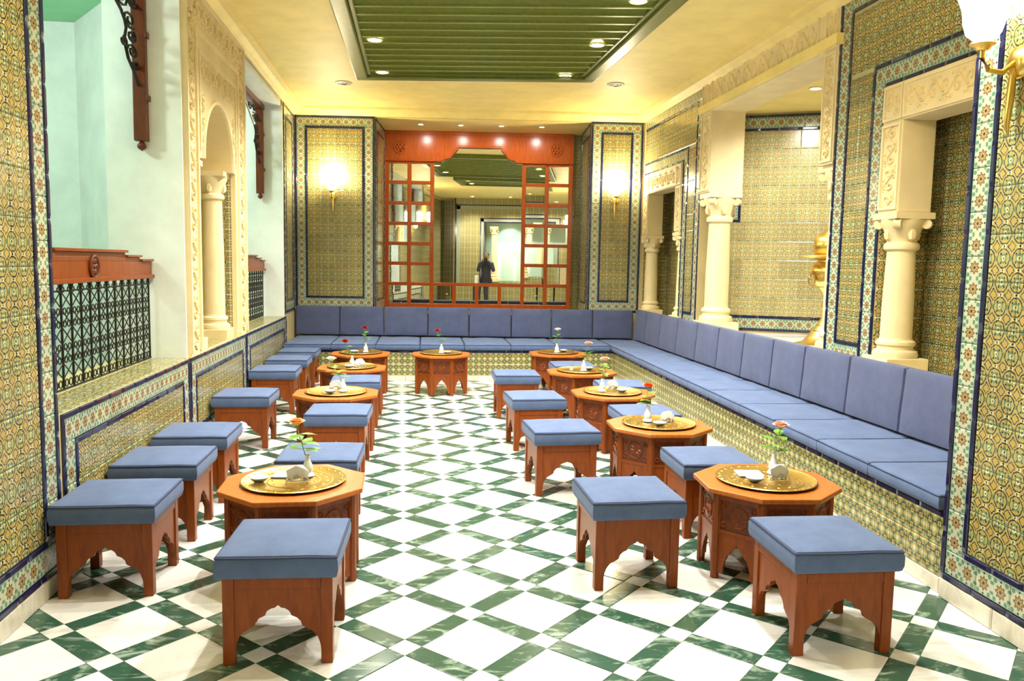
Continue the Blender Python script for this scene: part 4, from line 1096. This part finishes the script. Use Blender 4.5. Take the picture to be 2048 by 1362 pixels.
# ---------------------------------------------------------------- grilles in the left openings
def grille(sa, sb, label, first_vis):
    t = thing('window_grille', label, 'grille'); d = -.255
    n = round((sb-sa-.04)/.133); st = (sb-sa-.04)/n; a0 = sa+.02
    z0, z1 = .806, 1.40
    P = lambda s, z, o=0: ML @ Vector((d+o, s, z))
    for i in range(n+1):
        MB().box(-.005, .005, -.005, .005, 0, z1-z0).xf(Matrix.Translation(P(a0+i*st, z0))).obj('bar', M['iron'], t)
    for z in (.812, 1.345): MB().tube([P(sa, z), P(sb, z)], .006, 4).obj('cross_rail', M['iron'], t)
    ir = MB(); r = .0034
    rows_x = [(.865,.955),(1.055,1.15),(1.25,1.345)]; bands = [(.955,1.055),(1.15,1.25)]
    def ringp(cs, cz, rr, k0=0, k1=1, seg=8):
        ir.tube([P(cs+rr*math.cos(2*PI*(k0+(k1-k0)*i/seg)), cz+rr*math.sin(2*PI*(k0+(k1-k0)*i/seg))) for i in range(seg+1)], r, 4, flat=Vector((1,0,0)))
    for i in range(n):
        s0 = a0+i*st; s1 = s0+st; m = (s0+s1)/2
        for z_a, z_b in rows_x:
            ir.tube([P(s0, z_a), P(m, (z_a+z_b)/2+.02), P(m+.001, z_b)], r, 4) if False else None
            ir.tube([P(s0, z_a), P(s1, z_b)], r, 4); ir.tube([P(s1, z_a), P(s0, z_b)], r, 4)
        for z_a, z_b in bands:
            ir.tube([P(s0, z_a), P(s1, z_b)], r, 4); ir.tube([P(s1, z_a), P(s0, z_b)], r, 4)
            for cs in (m-.026, m+.026):
                for cz in (z_a+.016, z_b-.016): ringp(cs, cz, .019)
        for cs in (m-.026, m+.026): ringp(cs, .842, .021)
        ir.tube([P(m-.052*math.cos(PI*k/8), 1.345+.05*math.sin(PI*k/8)) for k in range(9)], r, 4, flat=Vector((1,0,0)))
        for cs in (m-.036, m+.036): ringp(cs, 1.352, .014)
    ir.obj('scrollwork', M['iron'], t)
    # stepped wooden head
    c = (sa+sb)/2; hl = (sb-sa)/2
    L3, L2, L1 = hl-.005, hl-.25, hl-.53
    w = MB()
    hd = []
    for h, za, zb in ((L3, 1.40, 1.505), (L2, 1.506, 1.532), (L1, 1.533, 1.560)):
        w.box(-.022, .022, c-h, c+h, za, zb)
    w.xf(ML @ Matrix.Translation((d, 0, 0))); head = w.obj('head_board', M['wood'], t, bevel=.004)
    cp = MB()
    cp.box(-.042, .042, c-L3, c+L3, 1.385, 1.412)
    for s in (-1, 1):
        cp.box(-.04, .04, min(c+s*L2, c+s*L3), max(c+s*L2, c+s*L3), 1.505, 1.520); cp.box(-.04, .04, min(c+s*L1, c+s*L2), max(c+s*L1, c+s*L2), 1.532, 1.547)
    cp.box(-.042, .042, c-L1, c+L1, 1.560, 1.578)
    cp.xf(ML @ Matrix.Translation((d, 0, 0))); cp.obj('capping', M['wood'], head, bevel=.004)
    ro = MB()
    zc = 1.475
    ro.tube([(.03, .062*math.cos(2*PI*i/18), .062*math.sin(2*PI*i/18)) for i in range(18)], .011, 6, closed=True, flat=Vector((1,0,0)))
    for k in range(6):
        a = PI/3*k; ro.sphere((.028, .036*math.cos(a), .036*math.sin(a)), .019, 7, 5, .5, 1, 1)
    ro.sphere((.03, 0, 0), .016, 7, 5, .6, 1, 1)
    ro.xf(ML @ Matrix.Translation((d, c, zc))); ro.obj('rosette', M['wood_dark'], head, smooth=50)
grille(3.87, 6.02, 'black iron grille with a stepped wooden head in the near left opening', 0)
grille(8.12, 10.47, 'black iron grille with a stepped wooden head in the far left opening', 0)
def hanging_frame(sa, sb, label):
    t = thing('hanging_screen_frame', label, 'wooden frame'); d = -.27
    W_ = lambda mb: mb.xf(ML @ Matrix.Translation((d, 0, 0)))
    W_(MB().box(-.06, .06, sa, sb, 3.375, 3.438)).obj('top_rail', M['wood_dark'], t, bevel=.006)
    for e, s in ((sa+.03, 1), (sb-.03, -1)):
        p = W_(MB().box(-.045, .045, e-.028, e+.028, 2.345, 3.374)).obj('drop_post', M['wood_dark'], t, bevel=.006)
        W_(MB().lathe([(.012,2.345),(.016,2.335),(.030,2.32),(.032,2.305),(.022,2.29),(.010,2.284),(.004,2.278)], 12, 0, e, 0)).obj('finial', M['wood_dark'], p, smooth=50)
        for z in (2.62, 3.05): W_(MB().box(.045, .06, e-.03, e+.03, z, z+.04)).obj('bracket', M['wood_dark'], p, bevel=.003)
        ir = MB(); q = lambda y, z: (0, e+s*(.03+(y-.03)*2.2), z)
        ir.tube([q(.03,2.72), q(.06,2.78), q(.12,2.86), q(.15,2.96), q(.13,3.05), q(.17,3.14), q(.30,3.25), q(.42,3.34), q(.45,3.37)], .011, 5)
        def spiral(cy, cz, r, t0, turns=1.5):
            ir.tube([q(cy+r*(1-.75*i/14)*math.cos(t0+turns*2*PI*i/14), cz+r*(1-.75*i/14)*math.sin(t0+turns*2*PI*i/14)) for i in range(15)], .009, 4, flat=Vector((1,0,0)))
        for cy, cz, r, t0 in ((.08,2.92,.045,0),(.085,3.02,.04,2),(.10,3.12,.055,4),(.17,3.22,.06,1),(.075,3.26,.05,3),(.28,3.31,.05,5),(.17,3.33,.04,0),(.155,2.95,.03,1.5),(.06,2.84,.03,2)): spiral(cy, cz, r, t0)
        W_(ir).obj('iron_scrolls', M['iron'], t)
hanging_frame(3.87, 6.02, 'dark wooden hanging frame with iron scrolls in the near left opening')
hanging_frame(8.12, 10.47, 'dark wooden hanging frame with iron scrolls in the far left opening')

# ---------------------------------------------------------------- brass urn in the alcove
def urn():
    t = thing('brass_urn', 'tall golden brass urn with a wide tray and pointed lid in the alcove', 'urn', (3.80, 7.16, .803))
    pr = [(.002,0),(.34,0),(.345,.012),(.25,.04),(.20,.10),(.17,.15),(.13,.20),(.10,.25),(.085,.29),(.066,.325)]
    MB().lathe(pr, 32).obj('foot', M['brass'], t, smooth=45)
    MB().lathe([(.066,.325),(.085,.345),(.097,.38),(.085,.41),(.062,.43)], 28).obj('knob', M['brass'], t, smooth=45)
    MB().lathe([(.062,.43),(.085,.49),(.13,.55),(.135,.56),(.16,.575),(.19,.63),(.212,.70),(.205,.74),(.17,.775),(.15,.79),(.155,.81)], 32).obj('bowl', M['brass'], t, smooth=45)
    MB().lathe([(.002,.812),(.15,.812),(.30,.828),(.325,.845),(.32,.852),(.29,.838),(.15,.826),(.002,.826)], 36).obj('tray', M['brass'], t, smooth=45)
    MB().lathe([(.16,.828),(.155,.85),(.185,.88),(.197,.94),(.190,.99),(.165,1.04),(.12,1.075),(.10,1.085),(.09,1.10),(.06,1.15),(.035,1.19),(.012,1.22),(.02,1.245),(.006,1.27),(.002,1.31)], 32).obj('lid', M['brass'], t, smooth=45)
    gr = MB()
    for z, r in ((.15,.172),(.20,.132),(.56,.137),(.70,.214),(.94,.199)):
        gr.tube([(r*math.cos(2*PI*i/32), r*math.sin(2*PI*i/32), z) for i in range(32)], .005, 4, closed=True)
    gr.obj('engraved_bands', M['brass_old'], t)
    for a in (R(190), R(10)):
        c = Vector((.235*math.cos(a), .235*math.sin(a), .625)); h = MB().tube([c+Vector((math.cos(a)*.035*math.cos(2*PI*i/16), math.sin(a)*.035*math.cos(2*PI*i/16), .055*math.sin(2*PI*i/16))) for i in range(16)], .007, 6, closed=True)
        h.obj('ring_handle', M['brass_old'], t, smooth=60)
urn()

# ---------------------------------------------------------------- lamps
def lamp(parent, kind, loc, power, col, size=.05, spot=None, aim=None):
    ld = bpy.data.lights.new('lamp_light', kind); ld.energy = power; ld.color = col
    if kind == 'AREA': ld.shape = 'DISK'; ld.size = size
    else: ld.shadow_soft_size = size
    if kind == 'SPOT': ld.spot_size = spot or R(120); ld.spot_blend = .7
    o = bpy.data.objects.new('lamp_light', ld); COL.objects.link(o); o.parent = parent; o.location = loc
    if aim is not None: o.rotation_euler = Vector(aim).to_track_quat('-Z', 'Y').to_euler()
    return o
def downlight(x, y, z, label, power, col=WARM, r=.075, spot=R(135), group='ceiling downlights', aim=None, soft=.04):
    t = thing('downlight', label, 'downlight', (x, y, z), 0, group)
    MB().lathe([(r*.78,-.004),(r*.86,-.012),(r,-.008),(r*1.02,0),(r*.8,0)], 20, cap=False).obj('trim_ring', M['plaster_lt'], t, smooth=40)
    MB().lathe([(.002,-.005),(r*.5,-.006),(r*.79,-.003)], 18, cap=False).obj('lens', M['lens'], t)
    lamp(t, 'SPOT', (0, 0, -.03), power, col, soft, spot, aim)
DL = [(-.48,8.90,'left side, nearest the back wall'),(-.48,7.64,'left side, second from the back wall'),(-.46,6.38,'left side, at the near end'),
      (1.47,8.70,'right side, nearest the back wall'),(1.55,7.46,'right side, second from the back wall'),(1.60,6.20,'right side, at the near end')]
for x, y, w in DL: downlight(x, y, 3.550, 'round downlight in the green ceiling panel, '+w, P_DOWN)
for x, y, w in ((-.12,4.55,'back left'),(1.42,4.28,'back right'),(-.10,3.82,'front left'),(1.45,3.55,'front right')):
    downlight(x, y, 3.550, 'round downlight in the smaller ceiling panel, '+w, P_DOWN*.75)
for i, u in enumerate((-.72,-.15,.43,1.01)):
    p = MK @ Vector((u, .42, 3.488)); downlight(p.x, p.y, p.z, ordinal(i)+' spotlight from the left in the soffit over the mirror', P_SOFFIT, WARM, .045, R(155), 'mirror soffit spotlights', aim=(.03,.45,-1), soft=.04)
downlight(3.62, 7.35, 3.22, 'bright spotlight in the ceiling of the alcove with the urn', P_ALC, WARM, .06, R(140), 'alcove spotlight', aim=(.15,.30,-1), soft=.04)
downlight(.65, -1.95, 2.85, 'cool spotlight in the rear niche, seen in the mirror', P_NICHE, (.85,1,.95), .06, R(130), 'rear niche spotlight', soft=.04)
for x, y, w in ((-.5,-.85,'left'),(.7,-.85,'middle'),(1.8,-.85,'right')):
    downlight(x, y, 3.599, 'added fill downlight behind the photographer, '+w, P_DOWN*.9, WARM, .075, R(120))  # added lamps: brighten the rear and fill the stool fronts
for x, y, w in ((-.97,9.75,'left'),(2.15,9.25,'right')):
    t = thing('ceiling_vent', 'small grey round vent in the yellow ceiling, '+w+' of the green panel', 'vent', (x, y, 3.5995))
    MB().lathe([(.10,0),(.10,-.008),(.09,-.012),(.002,-.012)], 20).obj('rim', M['base'], t, smooth=30)
    MB().lathe([(.07,-.0125),(.065,-.017),(.055,-.0125)], 20, cap=False).obj('grille_ring', M['chrome'], t); MB().lathe([(.04,-.0125),(.035,-.017),(.025,-.0125)], 20, cap=False).obj('grille_ring', M['chrome'], t)
def sconce(p, nrm, label, power, k=1.0):
    """p on the wall; a brass arm carrying an open tulip shade"""
    a = math.atan2(nrm.y, nrm.x)
    t = thing('wall_sconce', label, 'wall lamp', p, a, 'brass wall sconces')
    S = lambda mb: mb.xf(Matrix.Scale(k, 4))
    S(MB().lathe([(.002,.022),(.03,.02),(.05,.010),(.055,.0),(.002,0)], 20).xf(Matrix.Rotation(PI/2, 4, 'Y'))).obj('backplate', M['brass'], t, smooth=40)
    S(MB().tube([(.015,0,0),(.06,0,-.035),(.11,0,-.03),(.135,0,.01),(.135,0,.045)], .009, 8)).obj('arm', M['brass'], t, smooth=60)
    S(MB().tube([(.02,0,-.02),(.022,0,-.10),(.03,0,-.20),(.022,0,-.24)], [.010,.014,.010,.003], 8)).obj('drop_spindle', M['brass'], t, smooth=60)
    S(MB().lathe([(.018,.03),(.028,.045),(.040,.05),(.034,.06),(.018,.062)], 16, .135, 0)).obj('cup', M['brass'], t, smooth=40)
    S(MB().lathe([(.026,.062),(.052,.085),(.062,.12),(.066,.16),(.082,.205),(.078,.206),(.060,.16),(.056,.12),(.046,.09),(.022,.068)], 20, .135, 0)).obj('glass_shade', M['shade'], t, smooth=40)
    lamp(t, 'POINT', (.135*k, 0, .27*k), power, WARM2, .05)
nk = (MK.to_3x3() @ Vector((0,-1,0)))
sconce(MK @ Vector((-1.885, -.008, 2.42)), nk, 'brass wall sconce glowing on the wide left pilaster of the back wall', P_SCONCE)
sconce(MK @ Vector((2.020, -.008, 2.42)), nk, 'brass wall sconce glowing on the narrow right pilaster of the back wall', P_SCONCE)
sconce(Vector((PX-.008, 3.16, 2.40)), Vector((-1,0,0)), 'brass wall sconce on the tiled pier in the top right corner', P_SCONCE*.9, 1.25)
sconce(ML @ Vector((.008, 2.7, 2.45)), Vector((1,0,0)), 'brass wall sconce on the near left wall, seen in the mirror', P_SCONCE*.9)
t = thing('added_hall_lamp', 'added unseen cool white ceiling lamp in the stair hall behind the left grilles', 'ceiling lamp', (-3.6, 5.0, 3.599))  # lamp added for the hall's cool light, whose source is unseen
MB().lathe([(.16,0),(.16,-.03),(.13,-.07),(.07,-.095),(.002,-.1)], 24).obj('globe', M['cool_lens'], t, smooth=50); lamp(t, 'POINT', (0,0,-.25), P_STAIR, COOL, .15)
t = thing('added_hall_lamp', 'added cool white ceiling lamp in the hall behind the far left grille', 'ceiling lamp', (-3.3, 9.4, 3.599))  # second added lamp, lights the hall past the far grille
MB().lathe([(.16,0),(.16,-.03),(.13,-.07),(.07,-.095),(.002,-.1)], 24).obj('globe', M['cool_lens'], t, smooth=50); lamp(t, 'POINT', (0,0,-.25), P_STAIR*.7, COOL, .15)

# ---------------------------------------------------------------- the photographer, seen in the mirror
def skin_obj(name, verts, edges, radii, mat, parent, root=0, sub=2):
    me = bpy.data.meshes.new(name); me.from_pydata(verts, edges, []); me.update()
    o = link(name, me, parent)
    md = o.modifiers.new('skin', 'SKIN'); md.use_smooth_shade = True
    for i, r in enumerate(radii):
        sv = me.skin_vertices[0].data[i]; sv.radius = r if isinstance(r, tuple) else (r, r); sv.use_root = (i == root)
    s = o.modifiers.new('subdivision', 'SUBSURF'); s.levels = sub; s.render_levels = sub
    me.materials.append(mat)
    return o
def photographer():
    t = thing('person', 'person in dark jacket photographing with a raised camera, reflected in the mirror', 'person', (0, -.36, 0))
    V = [(0,0,.94),(0,.0,1.10),(0,.01,1.28),(0,0,1.42),(0,.02,1.50),(0,.05,1.56),
         (-.10,0,.90),(-.115,.02,.50),(-.125,-.02,.09),(-.13,.10,.035),(.10,0,.90),(.115,.0,.50),(.125,-.04,.09),(.13,.08,.035),
         (-.17,0,1.40),(-.24,.09,1.18),(-.10,.24,1.44),(-.075,.275,1.49),(.17,0,1.40),(.24,.09,1.18),(.10,.24,1.44),(.075,.275,1.49)]
    E = [(0,1),(1,2),(2,3),(3,4),(4,5),(0,6),(6,7),(7,8),(8,9),(0,10),(10,11),(11,12),(12,13),(3,14),(14,15),(15,16),(16,17),(3,18),(18,19),(19,20),(20,21)]
    Rr = [(.155,.115),(.145,.105),(.165,.115),(.13,.095),.055,.05,.095,.062,.045,.04,.095,.062,.045,.04,.075,.055,.038,.03,.075,.055,.038,.03]
    body = skin_obj('body', V, E, Rr, M['jacket'], t)
    # trousers and shoes over the lower body
    skin_obj('trousers', [(0,0,.96),(-.10,0,.88),(-.115,.02,.50),(-.125,-.02,.07),(.10,0,.88),(.115,0,.50),(.125,-.04,.07)], [(0,1),(1,2),(2,3),(0,4),(4,5),(5,6)], [(.158,.118),.103,.074,.060,.103,.074,.060], M['jeans'], t)
    for x, y in ((-.127, .03), (.127, .01)):
        MB().box(-.045, .045, -.10, .15, 0, .075).xf(Matrix.Translation((x, y, .0))).obj('shoe', M['shoe'], t, bevel=.025, seg=3)
    hd = MB().sphere((0, .07, 1.615), .105, 16, 12, .78, .95, 1.12)
    hd.sphere((0, .172, 1.60), .018, 8, 6, .8, 1.1, 1.3)
    for s in (-1, 1): hd.sphere((s*.082, .065, 1.61), .022, 8, 6, .4, .8, 1.3)
    h = hd.obj('head', M['skin'], t, smooth=60)
    MB().sphere((0, .045, 1.655), .108, 14, 10, .84, 1.0, .86).obj('hair', M['hair'], h, smooth=60)
    e = MB()
    for s in (-1, 1): e.sphere((s*.032, .158, 1.62), .010, 8, 6)
    e.obj('eyes', M['black'], h, smooth=60)
    MB().box(-.025, .025, .160, .170, 1.558, 1.566).obj('mouth', M['rose_red'], h, bevel=.003)
    for s in (-1, 1):
        hb = MB().sphere((s*.078, .275, 1.51), .034, 10, 8, .8, 1.0, 1.2)
        hb.obj('palm', M['skin'], t, smooth=60)
        for k in range(4):
            z = 1.535-.019*k; l = (.9, 1, .96, .8)[k]
            MB().tube([(s*.090, .265, z), (s*.098, .265+.035*l, z+.002), (s*.088, .265+.055*l, z+.002), (s*.066, .265+.060*l, z)], [.0095,.009,.0085,.007], 7).obj('finger', M['skin'], t, smooth=60)
        MB().tube([(s*.082, .255, 1.50), (s*.060, .245, 1.487), (s*.042, .262, 1.482)], [.011,.010,.008], 7).obj('thumb', M['skin'], t, smooth=60)
    c = thing('photo_camera', 'black camera held up by the person in the mirror', 'camera', (0, -.36, 0))
    MB().box(-.066, .066, .245, .295, 1.475, 1.560).obj('body', M['black'], c, bevel=.008)
    MB().box(-.028, .028, .25, .30, 1.560, 1.588).obj('viewfinder_hump', M['black'], c, bevel=.008)
    MB().lathe([(.036,.295),(.036,.325),(.032,.326)], 20).xf(Matrix.Translation((0,0,1.515)) @ Matrix.Rotation(-PI/2, 4, 'X')).obj('lens', M['black'], c, smooth=40)
    t.scale = (1.05, 1.05, 1.06); c.location = (0, -.372, .088)
    b = MB().box(-.05, .05, -.13, .13, 0, .26).obj('shoulder_bag', M['paper'], bevel=.03, seg=3); b.location = (-.30, -.40, .86)
    tag(b, 'white shoulder bag at the hip of the person in the mirror', 'bag')
photographer()
